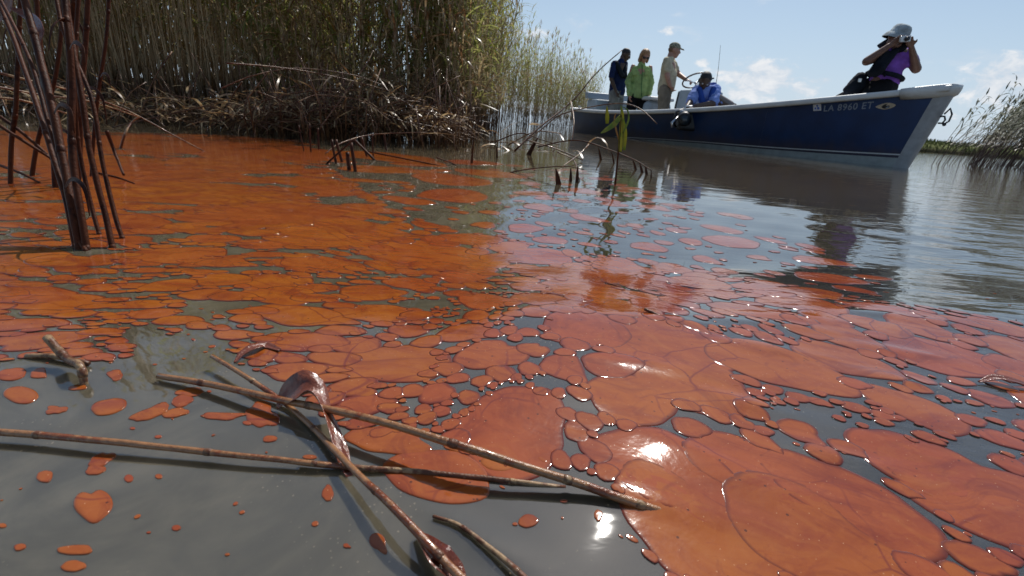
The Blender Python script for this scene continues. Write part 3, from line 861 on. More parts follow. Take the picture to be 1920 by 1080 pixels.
    prism('stern_bench', .10, .62, .10, .52, -.75, .55, -.05, .66, M['liner'], .03)
    prism('bench_back', .12, .30, .10, .22, -.80, .62, .67, .80, M['liner'], .02)
    prism('leaning_seat', 1.55, 2.0, 1.62, 1.85, -.34, .16, -.05, .66, M['liner'], .09)
    prism('seat_cushion', 1.55, 1.92, 1.60, 1.88, -.34, .16, .665, .73, M['white'], .03)
    # wheel
    ax = (Vector((*-DV, 0)) * .5 + Vector((0, 0, 1)) * .86).normalized()
    cw = BP(2.80, -.05, .965); u = ax.cross(Vector((*NV, 0))).normalized(); w = ax.cross(u)
    mb = MB(); mb.tube([cw + (u * math.cos(a) + w * math.sin(a)) * .205 for a in np.linspace(0, 2 * math.pi, 36, endpoint=False)], .012, 8, closed=True)
    wh = mb.build('steering_wheel', M['brownwheel'], root)
    mb = MB()
    for a in (0.5, 2.6, 4.7): mb.tube([cw - ax * .05, cw + (u * math.cos(a) + w * math.sin(a)) * .2], .007, 6)
    mb.ball(cw - ax * .045, (.035, .035, .02)); mb.tube([cw - ax * .04, cw - ax * .18], [.018, .03], 10)
    mb.build('wheel_spokes', M['steel'], root)
    mb = MB(); a = BP(2.95, .0, .80); mb.tube([a, a + Vector((.02, .05, .02)), BP(2.98, -.0, 1.0)], [.012, .01, .004], 6)
    a = BP(3.1, -.22, .78); b = at(1351, 85, a.y); b = Vector((b[0], a.y, b[2])); mb.tube([a, (a + b) / 2 + Vector((.012, 0, 0)), b], [.006, .0035, .0022], 6)
    mb.build('whip_antenna', M['black'], root)
    mb = MB(); c = side(.92, 1, 1) + Vector((0, 0, .03)); dvec = (side(.93, 1, 1) - side(.91, 1, 1)).normalized()
    # navigation cleats on the rail
    for s in (.06,):
        c = side(s, 1, 1) + Vector((0, 0, .045)) - Vector((*NV, 0)) * .02; d = (side(s + .01, 1, 1) - side(s, 1, 1)).normalized()
        mb = MB(); mb.tube([c - d * .07, c - d * .02, c + d * .02, c + d * .07], [.007, .011, .011, .007], 8); mb.tube([c - d * .02, c - d * .02 - Vector((0, 0, .045))], .008, 6); mb.tube([c + d * .02, c + d * .02 - Vector((0, 0, .045))], .008, 6)
        mb.build('cleat', M['steel'], root)

    # markings on the starboard bow: locate (s,t) of a photograph point on the side
    def st(px, py):
        best = None
        for s in np.linspace(.55, 1, 226):
            P = np.array([side(s, t) for t in (.5, .95)]); q = proj(P)
            # linear in t (nearly)
            t = .5 + (py - q[0, 1]) / (q[1, 1] - q[0, 1]) * .45; p = proj(np.array([side(s, t)]))[0]
            e = abs(p[0] - px) + abs(p[1] - py)
            if best is None or e < best[0]: best = (e, s, t)
        return best[1], best[2]

    def mapped(name, verts2, faces, A, B, Ct, mat, outp, par):
        """verts2 in unit frame: x from A to B along hull, y from A up to Ct"""
        sA, tA = A; sB, tB = B; sC, tC = Ct
        v = []
        for (x, y) in verts2:
            v.append(side(sA + (sB - sA) * x + (sC - sA) * y, tA + (tB - tA) * x + (tC - tA) * y, 1, outp))
        return pyd(name, v, faces, mat, par, False)
    A, B, Ct = st(1545, 209), st(1637, 203), st(1547, 197.5)
    cu = bpy.data.curves.new('reg', 'FONT'); cu.body = 'LA 8960 ET'; cu.size = 1; cu.offset = .012; cu.space_character = 1.12; to = bpy.data.objects.new('reg', cu); col.objects.link(to)
    dg = bpy.context.evaluated_depsgraph_get(); me = bpy.data.meshes.new_from_object(to.evaluated_get(dg))
    vv = np.array([v.co[:2] for v in me.vertices]); ff = [tuple(p.vertices) for p in me.polygons]
    vv = (vv - vv.min(0)) / (vv.max(0) - vv.min(0)); bpy.data.objects.remove(to)
    par_ = list(range(len(vv)))
    def find(a):
        while par_[a] != a: par_[a] = par_[par_[a]]; a = par_[a]
        return a
    for q in ff:
        for k in q[1:]: par_[find(q[0])] = find(k)
    isl = {}
    for q in ff: isl.setdefault(find(q[0]), []).append(q)
    regn = empty('registration_number', root.location); regn.parent = root; regn.matrix_parent_inverse = Matrix.Translation(-Vector(root.location))
    for key in sorted(isl, key=lambda a: vv[a][0]):
        ids = sorted({k for q in isl[key] for k in q}); mp = {k: i for i, k in enumerate(ids)}
        o = mapped('letter', vv[ids], [tuple(mp[k] for k in q) for q in isl[key]], A, B, Ct, M['decal'], .006, root)
        o.parent = regn; o.matrix_parent_inverse = Matrix.Translation(-Vector(root.location))
    A, B, Ct = st(1525.5, 208), st(1540, 207), st(1526, 195.5)
    d = mapped('registration_sticker', [(0, 0), (1, 0), (1, 1), (0, 1)], [(0, 1, 2, 3)], A, B, Ct, M['decalwhite'], .006, root)
    mapped('sticker_print', [(.52, .2), (.78, .2), (.78, .52), (.52, .52), (.42, .6), (.62, .6), (.62, .85), (.42, .85), (.2, .25), (.38, .25), (.38, .5), (.2, .5)], [(0, 1, 2, 3), (4, 5, 6, 7), (8, 9, 10, 11)], A, B, Ct, M['decalblue'], .009, d)
    A, B, Ct = st(1642, 206), st(1679, 203.5), st(1642.5, 194)
    n = 32; eye = []
    for k in range(n):
        a = 2 * math.pi * k / n; x = .5 + .5 * math.cos(a); hgt = math.sin(a) * (.5 * (.55 + .45 * abs(math.sin(a)))) * (1 - .35 * max(0, -math.cos(a)))
        eye.append((x, .5 + hgt))
    em = mapped('oval_emblem', eye, [tuple(range(n))], A, B, Ct, M['decaltan'], .006, root)
    fig = [(.36, .25), (.46, .12), (.60, .10), (.70, .22), (.74, .42), (.66, .60), (.60, .52), (.52, .62), (.60, .80), (.48, .82), (.38, .66), (.32, .48)]
    mapped('emblem_print', fig, [tuple(range(len(fig)))], A, B, Ct, M['hair_black'], .009, em)
    mapped('emblem_print', [(.56, .14), (.68, .24), (.72, .42), (.62, .40), (.55, .28)], [(0, 1, 2, 3, 4)], A, B, Ct, M['decal'], .011, em)
    return root


build_boat()

# ---------------------------------------------------------------- people


def remeshed(name, prims, voxel, mat, parent, smooth_it=4, wrinkle=0.0, wscale=10.0):
    """one continuous skin over a set of tapered limbs: prims are ('c',p0,p1,r0,r1) and ('e',centre,(rx,ry,rz),Matrix3)"""
    bm = bmesh.new()
    for pr in prims:
        if pr[0] == 'c':
            _, p0, p1, r0, r1 = pr; p0 = Vector(p0); p1 = Vector(p1); pts = []
            for (p, r) in ((p0, r0), (p1, r1)):
                for i in range(7):
                    th = math.pi * i / 6
                    for k in range(10):
                        ph = 2 * math.pi * k / 10; pts.append(p + Vector((math.sin(th) * math.cos(ph), math.sin(th) * math.sin(ph), math.cos(th))) * r)
        elif pr[0] == 'h':                                 # hull of several ellipsoids
            pts = []
            for (c, r, Mx) in pr[1]:
                for i in range(7):
                    th = math.pi * i / 6
                    for k in range(12):
                        ph = 2 * math.pi * k / 12; q = Vector((math.sin(th) * math.cos(ph) * r[0], math.sin(th) * math.sin(ph) * r[1], math.cos(th) * r[2]))
                        pts.append(Vector(c) + (Mx @ q if Mx else q))
        else:
            _, c, r, Mx = pr; pts = []
            for i in range(11):
                th = math.pi * i / 10
                for k in range(16):
                    ph = 2 * math.pi * k / 16; q = Vector((math.sin(th) * math.cos(ph) * r[0], math.sin(th) * math.sin(ph) * r[1], math.cos(th) * r[2]))
                    pts.append(Vector(c) + (Mx @ q if Mx else q))
        vs = [bm.verts.new(p) for p in pts]
        ret = bmesh.ops.convex_hull(bm, input=vs)
        bmesh.ops.delete(bm, geom=[g for g in set(ret['geom_interior'] + ret['geom_unused']) if isinstance(g, bmesh.types.BMVert) and g.is_valid], context='VERTS')
    bmesh.ops.recalc_face_normals(bm, faces=bm.faces)
    me = bpy.data.meshes.new(name); bm.to_mesh(me); bm.free()
    o = bpy.data.objects.new('tmp', me); col.objects.link(o)
    m = o.modifiers.new('r', 'REMESH'); m.mode = 'VOXEL'; m.voxel_size = voxel
    m = o.modifiers.new('s', 'SMOOTH'); m.factor = .5; m.iterations = smooth_it
    dg = bpy.context.evaluated_depsgraph_get(); me2 = bpy.data.meshes.new_from_object(o.evaluated_get(dg)); bpy.data.objects.remove(o)
    me2.name = name
    if wrinkle:
        n = len(me2.vertices); co = np.empty(n * 3, np.float32); me2.vertices.foreach_get('co', co); co = co.reshape(-1, 3)
        nr = np.empty(n * 3, np.float32); me2.vertices.foreach_get('normal', nr); nr = nr.reshape(-1, 3)
        d = np.array([mnoise.noise((p[0] * wscale, p[1] * wscale, p[2] * wscale * 1.8)) + .5 * mnoise.noise((p[0] * wscale * 2.3, p[1] * wscale * 2.3, p[2] * wscale * 3)) for p in co])
        co += nr * (d * wrinkle)[:, None]; me2.vertices.foreach_set('co', co.ravel()); me2.update()
    me2.materials.clear(); me2.materials.append(mat)
    return mesh_obj(name, me2, None, parent)


def basis(fwd, up):
    f = Vector(fwd).normalized(); u = Vector(up); u = (u - f * u.dot(f)).normalized(); r = f.cross(u)
    return Matrix((r, f, u)).transposed()       # columns: right, forward, up


def head_prims(c, B, s=1.0):
    c = Vector(c); P = []
    P.append(('e', c + B @ Vector((0, -.005, .03)) * s, (.073 * s, .092 * s, .085 * s), B))
    P.append(('h', [(c + B @ Vector((0, .02, -.01)) * s, (.064 * s, .07 * s, .06 * s), B), (c + B @ Vector((0, .052, -.085)) * s, (.03 * s, .03 * s, .025 * s), B)]))
    P.append(('h', [(c + B @ Vector((0, .088, .02)) * s, (.008 * s, .01 * s, .012 * s), B), (c + B @ Vector((0, .105, -.022)) * s, (.014 * s, .014 * s, .011 * s), B)]))
    P.append(('e', c + B @ Vector((0, .082, -.053)) * s, (.026 * s, .014 * s, .011 * s), B))
    P.append(('e', c + B @ Vector((0, .078, .032)) * s, (.05 * s, .016 * s, .011 * s), B))
    for sg in (-1, 1): P.append(('e', c + B @ Vector((sg * .077, -.005, -.005)) * s, (.011 * s, .02 * s, .032 * s), B))
    return P


def hand_prims(wrist, tip, palm_n, s=1.0, curl=.5, spread=1.0):
    """palm, four fingers of different length and a thumb leaving the side of the palm"""
    w = Vector(wrist); d = (Vector(tip) - w).normalized(); n = Vector(palm_n); n = (n - d * n.dot(d)).normalized(); r = d.cross(n)
    P = [('h', [(w + d * .015 * s, (.022 * s, .022 * s, .022 * s), None), (w + d * .08 * s + r * .026 * s, (.013 * s,) * 3, None), (w + d * .075 * s - r * .028 * s, (.013 * s,) * 3, None)])]
    for k, (o, L) in enumerate(((.03, .068), (.011, .078), (-.009, .072), (-.028, .055))):
        a = w + d * .085 * s + r * o * s; b = a + (d * math.cos(curl * .5) + n * math.sin(curl * .5) + r * o * 2.0 * spread).normalized() * L * .5 * s
        c = b + (d * math.cos(curl * 1.6) + n * math.sin(curl * 1.6)).normalized() * L * .5 * s
        P += [('c', a, b, .0095 * s, .009 * s), ('c', b, c, .009 * s, .0075 * s)]
    a = w + d * .03 * s + r * .022 * s; b = a + (d * .6 + r * .75 + n * .25).normalized() * .04 * s; c = b + (d * .9 + r * .2 + n * .35).normalized() * .032 * s
    P += [('c', a, b, .013 * s, .011 * s), ('c', b, c, .011 * s, .0085 * s)]
    return P


def limb(a, b, c, r):
    return [('c', a, b, r[0], r[1]), ('c', b, c, r[1] * .98, r[2])]


def eyes(root, c, B, s=1.0):
    for sg in (-1, 1):
        mb = MB(); mb.ball(Vector(c) + B @ Vector((sg * .031, .078, .014)) * s, .012 * s, 10, 6); mb.build('eye', M['decalwhite'], root)


def v3(px, py, Y): return Vector(at(px, py, Y))


def person(label, foot):
    r = empty('person', foot); return tag(r, label, 'person')


def legs_prims(hipc, foot_z, across, fwd, hw=.09, rt=.088, rk=.058, ra=.042, spread=.1, boots=True):
    P = []; F = []
    for sg in (-1, 1):
        h = hipc + across * hw * sg; k = Vector((h.x, h.y, (h.z + foot_z) / 2)) + across * sg * spread * .4 + fwd * .03; a = Vector((h.x, h.y, foot_z + .08)) + across * sg * spread
        P += [('c', h, k, rt, rk), ('c', k, a, rk * .98, ra)]; F += [('h', [(a + Vector((0, 0, -.04)), (.038, .038, .035), None), (a + fwd * .14 + Vector((0, 0, -.055)), (.035, .04, .024), None)])]
    return P, F


def build_people():
    fl = -.05
    # --- man in navy shirt at the stern, looking right and down
    Y0 = 10.55; root = person('man in navy shirt and grey trousers standing at the stern', v3(1158, 208, Y0))
    head = v3(1173, 103, Y0); fw = Vector((.86, -.35, -.35)); B = basis(fw, (.35, -.1, 1)); shL = v3(1153, 121, Y0 + .0); shR = v3(1171, 121, Y0 - .22); hip = v3(1156, 178, Y0)
    shL = v3(1152, 121, Y0 - .12); shR = v3(1171, 120, Y0 + .12)
    across = Vector((.55, .8, 0)).normalized(); neck = v3(1165, 115, Y0)
    elL = v3(1146, 148, Y0 - .18); wrL = v3(1155, 171, Y0 - .24); elR = v3(1168, 148, Y0 + .1); wrR = v3(1162, 172, Y0 - .12)
    P = head_prims(head, B) + [('c', neck + Vector((0, 0, -.02)), head + B @ Vector((0, -.03, -.05)), .062, .055)]
    P += limb(shL, elL, wrL, (.052, .043, .03)) + limb(shR, elR, wrR, (.052, .043, .03))
    P += hand_prims(wrL, v3(1158, 181, Y0 - .25), (1, 0, 0), curl=.7) + hand_prims(wrR, v3(1158, 182, Y0 - .16), (-1, 0, 0), curl=.7)
    lp, fp = legs_prims(Vector((hip.x, hip.y, hip.z)), fl, across, Vector((.8, -.6, 0)))
    P += [('h', [(hip, (.14, .12, .1), None), (neck - Vector((0, 0, .1)), (.13, .11, .1), None)])] + lp
    remeshed('body', P, .0105, M['skin_dark'], root, 2)
    eyes(root, head, B)
    sh = [('h', [(hip + Vector((0, 0, .02)), (.165, .155, .06), None), (hip + Vector((0, 0, .28)), (.16, .14, .08), None)]),
          ('h', [(hip + Vector((0, 0, .28)), (.16, .14, .08), None), (shL + Vector((.02, .02, -.03)), (.075, .075, .07), None), (shR + Vector((-.02, -.02, -.03)), (.075, .075, .07), None)]),
          ('c', shL, shL + (elL - shL) * .8, .075, .066), ('c', shR, shR + (elR - shR) * .8, .075, .066), ('c', neck - Vector((0, 0, .08)), neck, .085, .07)]
    remeshed('shirt', sh, .014, M['shirt_navy'], root, 3, .008)
    remeshed('trousers', [(a, b, c, d + .03, e + .028) for (a, b, c, d, e) in lp] + [('e', hip - Vector((0, 0, .02)), (.15, .135, .1), None)], .016, M['pants_grey'], root, 3, .006)
    remeshed('shoes', fp, .012, M['black'], root, 2)
    vs = [('c', v3(1156, 119, Y0 - .16), v3(1166, 141, Y0 - .21), .045, .05), ('c', v3(1171, 120, Y0 - .02), v3(1172, 143, Y0 - .16), .04, .05), ('c', v3(1152, 118, Y0 + .05), v3(1170, 117, Y0 + .12), .045, .045), ('c', v3(1153, 118, Y0 - .1), v3(1154, 117, Y0 + .05), .045, .04)]
    remeshed('life_vest', vs, .014, M['vest_black'], root, 3)
    hr = [('e', head + B @ Vector((0, -.012, .046)), (.079, .092, .078), B)]
    remeshed('hair', hr, .012, M['hair_black'], root, 2)
    # --- woman in green
    Y0 = 9.78; root = person('woman in lime green long-sleeved shirt, head bowed', v3(1197, 208, Y0))
    head = v3(1209, 106, Y0 - .06); fw = Vector((.08, -.86, -.5)); B = basis(fw, (.12, -.4, 1)); neck = v3(1203, 121, Y0)
    shL = v3(1187, 125, Y0); shR = v3(1219, 127, Y0); hip = v3(1197, 181, Y0)
    elL = v3(1178, 152, Y0 - .02); wrL = v3(1180, 177, Y0 - .08); elR = v3(1221, 154, Y0 - .02); wrR = v3(1217, 175, Y0 - .1)
    P = head_prims(head, B, .97) + [('c', neck, head + B @ Vector((0, -.03, -.05)), .055, .05)]
    P += limb(shL, elL, wrL, (.045, .038, .027)) + limb(shR, elR, wrR, (.045, .038, .027))
    P += hand_prims(wrL, v3(1181, 190, Y0 - .1), (1, 0, 0), .95) + hand_prims(wrR, v3(1215, 187, Y0 - .14), (-1, 0, 0), .95)
    ac = Vector((1, 0, 0)); lp, fp = legs_prims(hip, fl, ac, Vector((0, -1, 0)), .085, .085, .055, .04)
    P += [('h', [(hip, (.14, .1, .1), None), (neck - Vector((0, 0, .12)), (.13, .09, .1), None)])] + lp
    remeshed('body', P, .0105, M['skin_light'], root, 2); eyes(root, head, B, .97)
    sh = [('h', [(hip + Vector((0, 0, -.02)), (.185, .135, .03), None), (hip + Vector((0, 0, .25)), (.155, .12, .08), None)]),
          ('h', [(hip + Vector((0, 0, .25)), (.155, .12, .08), None), (shL + Vector((.045, 0, -.03)), (.06, .07, .05), None), (shR + Vector((-.045, 0, -.03)), (.06, .07, .05), None), (neck - Vector((0, 0, .05)), (.07, .06, .03), None)]),
          ('c', shL + Vector((.02, 0, -.03)), elL, .06, .06), ('c', elL, wrL, .06, .05), ('c', shR + Vector((-.02, 0, -.03)), elR, .06, .058), ('c', elR, wrR, .058, .05), ('c', neck - Vector((0, 0, .06)), neck + Vector((0, -.02, .0)), .085, .068)]
    remeshed('shirt', sh, .013, M['shirt_green'], root, 3, .011, 13)
    mb = MB()
    for (px, py) in ((1190, 136), (1213, 137)):
        c = v3(px, py, Y0 - .13); mb.box(c, (.085, .02, .09))
    bevel(mb.build('shirt_pocket', M['shirt_green'], root, False), .008)
    mb = MB(); mb.tube([v3(1204, 122, Y0 - .10), v3(1204, 140, Y0 - .142), v3(1203, 160, Y0 - .142), v3(1203, 181, Y0 - .14)], .007, 6); mb.build('shirt_placket', cloth('placket_dark', (.05, .16, .07)), root)
    remeshed('trousers', [(a, b, c, d + .028, e + .03) for (a, b, c, d, e) in lp] + [('e', hip - Vector((0, 0, .03)), (.15, .12, .09), None)], .016, M['pants_black'], root, 3)
    remeshed('shoes', fp, .012, M['black'], root, 2)
    hr = [('e', head + B @ Vector((0, -.02, .04)), (.088, .098, .088), B), ('h', [(head + B @ Vector((-.07, -.02, .02)), (.025, .055, .04), B), (head + B @ Vector((-.075, -.01, -.085)), (.022, .045, .03), B)]),
          ('h', [(head + B @ Vector((.07, -.02, .02)), (.025, .055, .04), B), (head + B @ Vector((.075, -.01, -.085)), (.022, .045, .03), B)]), ('h', [(head + B @ Vector((0, -.08, .02)), (.07, .03, .04), B), (head + B @ Vector((0, -.075, -.08)), (.07, .03, .03), B)])]
    remeshed('hair', hr, .011, M['hair_blonde'], root, 2, .004, 40)
    mb = MB()
    for sg in (-1, 1): mb.ball(head + B @ Vector((sg * .034, .09, .014)), (.031, .012, .021), 12, 8, B)
    mb.tube([head + B @ Vector((-.075, .02, .02)), head + B @ Vector((-.06, .08, .022)), head + B @ Vector((0, .1, .024)), head + B @ Vector((.06, .08, .022)), head + B @ Vector((.075, .02, .02))], .005, 6)
    mb.build('sunglasses', M['black'], root)
    # --- man in tan shirt and cap, hand on the wheel
    Y0 = 9.05; root = person('man in tan T-shirt and camouflage cap at the steering wheel', v3(1247, 208, Y0))
    head = v3(1264, 95, Y0); fw = Vector((.93, -.25, -.12)); B = basis(fw, (.12, 0, 1)); neck = v3(1257, 109, Y0)
    shL = v3(1251, 115, Y0 - .17); shR = v3(1257, 114, Y0 + .17); hip = v3(1247, 170, Y0)
    elL = v3(1251, 143, Y0 - .24); wrL = v3(1256, 160, Y0 - .2); elR = v3(1272, 139, Y0 + .12); wrR = v3(1286, 149, Y0 - .1)
    P = head_prims(head, B) + [('c', neck - Vector((0, 0, .03)), head + B @ Vector((0, -.03, -.05)), .065, .056)]
    P += limb(shL, elL, wrL, (.055, .045, .032)) + limb(shR, elR, wrR, (.055, .045, .032))
    P += hand_prims(wrL, v3(1261, 169, Y0 - .2), (1, 0, .3), curl=.9) + hand_prims(wrR, v3(1295, 152, Y0 - .16), (0, 0, -1), curl=1.1)
    ac = Vector((.25, .97, 0)); lp, fp = legs_prims(hip, fl, ac, Vector((1, -.2, 0)), .08)
    P += [('h', [(hip, (.11, .15, .1), None), (neck - Vector((0, 0, .14)), (.11, .15, .1), None)])] + lp
    remeshed('body', P, .0105, M['skin_light'], root, 2); eyes(root, head, B)
    sh = [('h', [(hip + Vector((.01, 0, .0)), (.145, .17, .03), None), (hip + Vector((.015, 0, .28)), (.14, .16, .08), None)]),
          ('h', [(hip + Vector((.015, 0, .28)), (.14, .16, .08), None), (shL + Vector((.0, .03, -.03)), (.075, .07, .07), None), (shR + Vector((0, -.03, -.03)), (.075, .07, .07), None)]),
          ('c', shL, shL + (elL - shL) * .62, .077, .072), ('c', shR, shR + (elR - shR) * .6, .077, .07), ('c', neck - Vector((.02, 0, .1)), neck - Vector((0, 0, .02)), .09, .072)]
    remeshed('shirt', sh, .014, M['shirt_tan'], root, 3, .009, 12)
    remeshed('trousers', [(a, b, c, d + .03, e + .035) for (a, b, c, d, e) in lp] + [('e', hip - Vector((0, 0, .03)), (.125, .155, .1), None)], .016, M['pants_khaki'], root, 3, .008)
    remeshed('shoes', fp, .012, M['black'], root, 2)
    remeshed('hair', [('e', head + B @ Vector((0, -.025, .01)), (.078, .078, .06), B)], .012, M['hair_brown'], root, 2)
    cp = [('e', head + B @ Vector((0, -.005, .062)), (.083, .098, .068), B), ('h', [(head + B @ Vector((0, .07, .05)), (.06, .03, .008), B), (head + B @ Vector((0, .145, .035)), (.045, .02, .008), B)])]
    remeshed('cap', cp, .011, M['cap'], root, 2)
    # --- man leaning over the rail
    rail = side(.545, 1, 1); Y0 = float(rail.y) + .22
    root = person('man in blue shirt leaning over the rail, arms reaching down', v3(1345, 206, Y0 + .3))
    head = v3(1321, 152, Y0 - .10); fw = Vector((-.12, -.72, -.68)); B = basis(fw, (.05, -.7, .75)); neck = v3(1328, 166, Y0 + .02)
    shL = v3(1306, 171, Y0 - .02); shR = v3(1341, 169, Y0 - .02); hip = v3(1362, 203, Y0 + .45)
    elL = v3(1296, 189, Y0 - .16); wrL = v3(1287, 203, Y0 - .34); elR = v3(1337, 194, Y0 - .2); wrR = v3(1303, 200, Y0 - .36)
    P = head_prims(head, B, 1.05) + [('c', neck - Vector((0, 0, .03)), head + B @ Vector((0, -.03, -.05)), .072, .062)]
    P += limb(shL, elL, wrL, (.06, .05, .035)) + limb(shR, elR, wrR, (.062, .052, .035))
    P += hand_prims(wrL, v3(1283, 212, Y0 - .38), (.4, 0, -1), 1.05, .9) + hand_prims(wrR, v3(1289, 207, Y0 - .4), (0, 0, -1), 1.05, .9)
    knee = [hip + Vector((-.1, -.3, -.28)), hip + Vector((.15, -.32, -.28))]
    for i, k in enumerate(knee):
        h = hip + Vector(((-.08, .08)[i], 0, -.03)); kk = Vector((k.x, k.y, fl + .07)); P += [('c', h, kk, .09, .062), ('c', kk, kk + Vector((.1, .4, 0)), .058, .045)]
    P += [('h', [(hip, (.15, .13, .12), None), (neck - Vector((-.02, -.03, .1)), (.15, .11, .1), None)])]
    remeshed('body', P, .0105, M['skin_dark'], root, 2); eyes(root, head, B, 1.05)
    sh = [('h', [(hip + Vector((-.02, 0, .0)), (.13, .14, .11), None), (neck - Vector((-.01, -.04, .12)), (.16, .12, .1), None)]),
          ('h', [(neck - Vector((-.01, -.04, .12)), (.16, .12, .1), None), (shL, (.08, .08, .075), None), (shR, (.085, .08, .075), None)]),
          ('c', shL, shL + (elL - shL) * .95, .083, .082), ('c', shR, shR + (elR - shR) * .85, .085, .082)]
    remeshed('shirt', sh, .014, M['shirt_blue'], root, 3, .012, 11)
    lp = [('c', hip + Vector(((-.08, .08)[i], 0, -.03)), Vector((k.x, k.y, fl + .075)), .12, .09) for i, k in enumerate(knee)]
    remeshed('trousers', lp + [('e', hip - Vector((0, 0, .05)), (.17, .16, .12), None)], .016, M['pants_black'], root, 3)
    vs = [('c', v3(1311, 168, Y0 - .12), v3(1318, 196, Y0 - .16), .045, .05), ('c', v3(1338, 167, Y0 - .1), v3(1331, 192, Y0 - .16), .045, .05), ('c', v3(1312, 165, Y0 + .04), v3(1338, 161, Y0 + .06), .05, .055)]
    remeshed('life_vest', vs, .014, M['vest_blue'], root, 3)
    remeshed('hair', [('e', head + B @ Vector((0, -.016, .05)), (.083, .094, .08), B)], .012, M['hair_black'], root, 2)
    mb = MB(); k = v3(1333, 148, Y0 - .02); mb.ball(k, (.02, .02, .028)); mb.tube([head + B @ Vector((.08, .06, 0)), k], .006, 6); mb.ball(k + Vector((.025, 0, .01)), (.022, .012, .012)); mb.build('eyewear_strap', M['black'], root)
    # camera in an underwater housing held outside the rail
    c = v3(1290, 223, float(rail.y) - .14)
    h = empty('underwater_camera', c); tag(h, 'black underwater camera housing held against the hull by the leaning man', 'camera')
    mb = MB(); mb.box(c + Vector((.01, 0, -.03)), (.30, .2, .26)); bevel(mb.build('housing', M['black'], h, False), .045, 4)
    mb = MB(); mb.tube([c + Vector((-.08, -.08, .02)), c + Vector((-.10, -.19, -.02))], [.085, .09], 20); mb.build('lens_port', M['black'], h)
    mb = MB(); mb.ball(c + Vector((-.10, -.185, -.02)), (.075, .05, .075), 16, 10); mb.build('dome_glass', M['glass'], h)
    for sx in (-1, 1):
        mb = MB(); mb.tube([c + Vector((.15 * sx, 0, -.12)), c + Vector((.21 * sx, -.03, -.05)), c + Vector((.19 * sx, -.03, .08)), c + Vector((.08 * sx, 0, .13))], .014, 8); mb.build('handle', M['black'], h)
    mb = MB(); mb.tube([c + Vector((-.10, 0, .06)), c + Vector((-.06, .0, .17)), c + Vector((.08, 0, .17)), c + Vector((.12, 0, .08))], .013, 8); mb.build('top_grip', M['steel'], h)
    mb = MB(); mb.ball(c + Vector((-.12, -.07, .08)), (.035, .03, .035)); mb.ball(c + Vector((.13, -.06, .08)), (.05, .04, .06)); mb.build('strobe_light', M['liner'], h)
    mb = MB(); mb.tube([c + Vector((-.15, -.05, .02)), c + Vector((-.24, -.08, -.07)), c + Vector((-.22, -.08, -.13))], [.016, .02, .022], 8); mb.build('side_arm', M['steel'], h)
    # --- woman at the bow with a compact camera
    Y0 = 5.62; root = person('woman in purple T-shirt and bucket hat photographing from the bow', v3(1650, 172, Y0))
    head = v3(1682, 71, Y0 - .05); fw = Vector((.12, -.95, -.22)); B = basis(fw, (.2, -.1, 1)); neck = v3(1680, 92, Y0)
    shL = v3(1663, 101, Y0); shR = v3(1701, 103, Y0 - .02); hip = v3(1651, 162, Y0 + .05); mid = v3(1666, 130, Y0 + .02)
    elL = v3(1625, 115, Y0 - .1); wrL = v3(1667, 86, Y0 - .18); elR = v3(1718, 129, Y0 - .12); wrR = v3(1709, 90, Y0 - .2)
    P = head_prims(head, B, 1.0) + [('c', neck - Vector((0, 0, .02)), head + B @ Vector((0, -.03, -.05)), .055, .05)]
    P += [('c', shL, elL, .05, .043), ('c', elL, wrL, .043, .027), ('c', shR, elR, .052, .047), ('c', elR, wrR, .046, .027)]
    P += hand_prims(wrL, v3(1689, 71, Y0 - .22), (0, -1, 0), .9, .5) + hand_prims(wrR, v3(1704, 72, Y0 - .24), (-.6, -1, 0), .9, .35)
    k1 = v3(1600, 176, Y0 + .3); k2 = v3(1615, 190, Y0 - .0)
    P += [('h', [(hip, (.14, .12, .1), None), (mid, (.12, .1, .08), None)]), ('h', [(mid, (.12, .1, .08), None), (shL, (.06, .06, .06), None), (shR, (.06, .06, .06), None)]),
          ('c', hip + Vector((-.04, .06, 0)), k1, .09, .06), ('c', hip + Vector((-.02, -.06, -.02)), k2, .09, .06), ('c', k1, k1 + Vector((-.05, .35, -.12)), .058, .042), ('c', k2, k2 + Vector((.3, .1, -.06)), .058, .042)]
    remeshed('body', P, .0095, M['skin_brown'], root, 2); eyes(root, head, B)
    sh = [('h', [(hip + Vector((.02, 0, .03)), (.15, .13, .06), None), (mid, (.14, .12, .08), None)]), ('h', [(mid, (.14, .12, .08), None), (shL + Vector((0, 0, -.02)), (.07, .07, .065), None), (shR + Vector((0, 0, -.02)), (.07, .07, .065), None)]),
          ('c', shL, shL + (elL - shL) * .42, .068, .062), ('c', shR, shR + (elR - shR) * .5, .068, .066), ('c', neck - Vector((0, 0, .05)), neck, .075, .06)]
    remeshed('shirt', sh, .0115, M['shirt_purple'], root, 3, .008, 13)
    remeshed('trousers', [('e', hip - Vector((0, 0, .01)), (.165, .15, .10), None), ('c', hip + Vector((-.04, .06, 0)), k1, .11, .08), ('c', hip + Vector((-.02, -.06, -.02)), k2, .11, .08), ('c', k1, k1 + Vector((-.05, .35, -.12)), .078, .06), ('c', k2, k2 + Vector((.3, .1, -.06)), .078, .06)], .014, M['pants_black'], root, 3, .006)
    vs = [('c', v3(1660, 98, Y0 - .10), v3(1636, 136, Y0 - .12), .035, .045), ('c', v3(1678, 96, Y0 - .10), v3(1648, 131, Y0 - .14), .036, .045), ('c', v3(1668, 92, Y0 + .1), v3(1695, 92, Y0 + .1), .055, .05), ('c', v3(1662, 96, Y0 + .05), v3(1690, 88, Y0 - .08), .05, .055),
          ('c', v3(1654, 128, Y0 - .18), v3(1642, 138, Y0 - .13), .04, .04)]
    remeshed('life_vest', vs, .012, M['vest_black'], root, 3, .004, 20)
    mb = MB(); pts = []
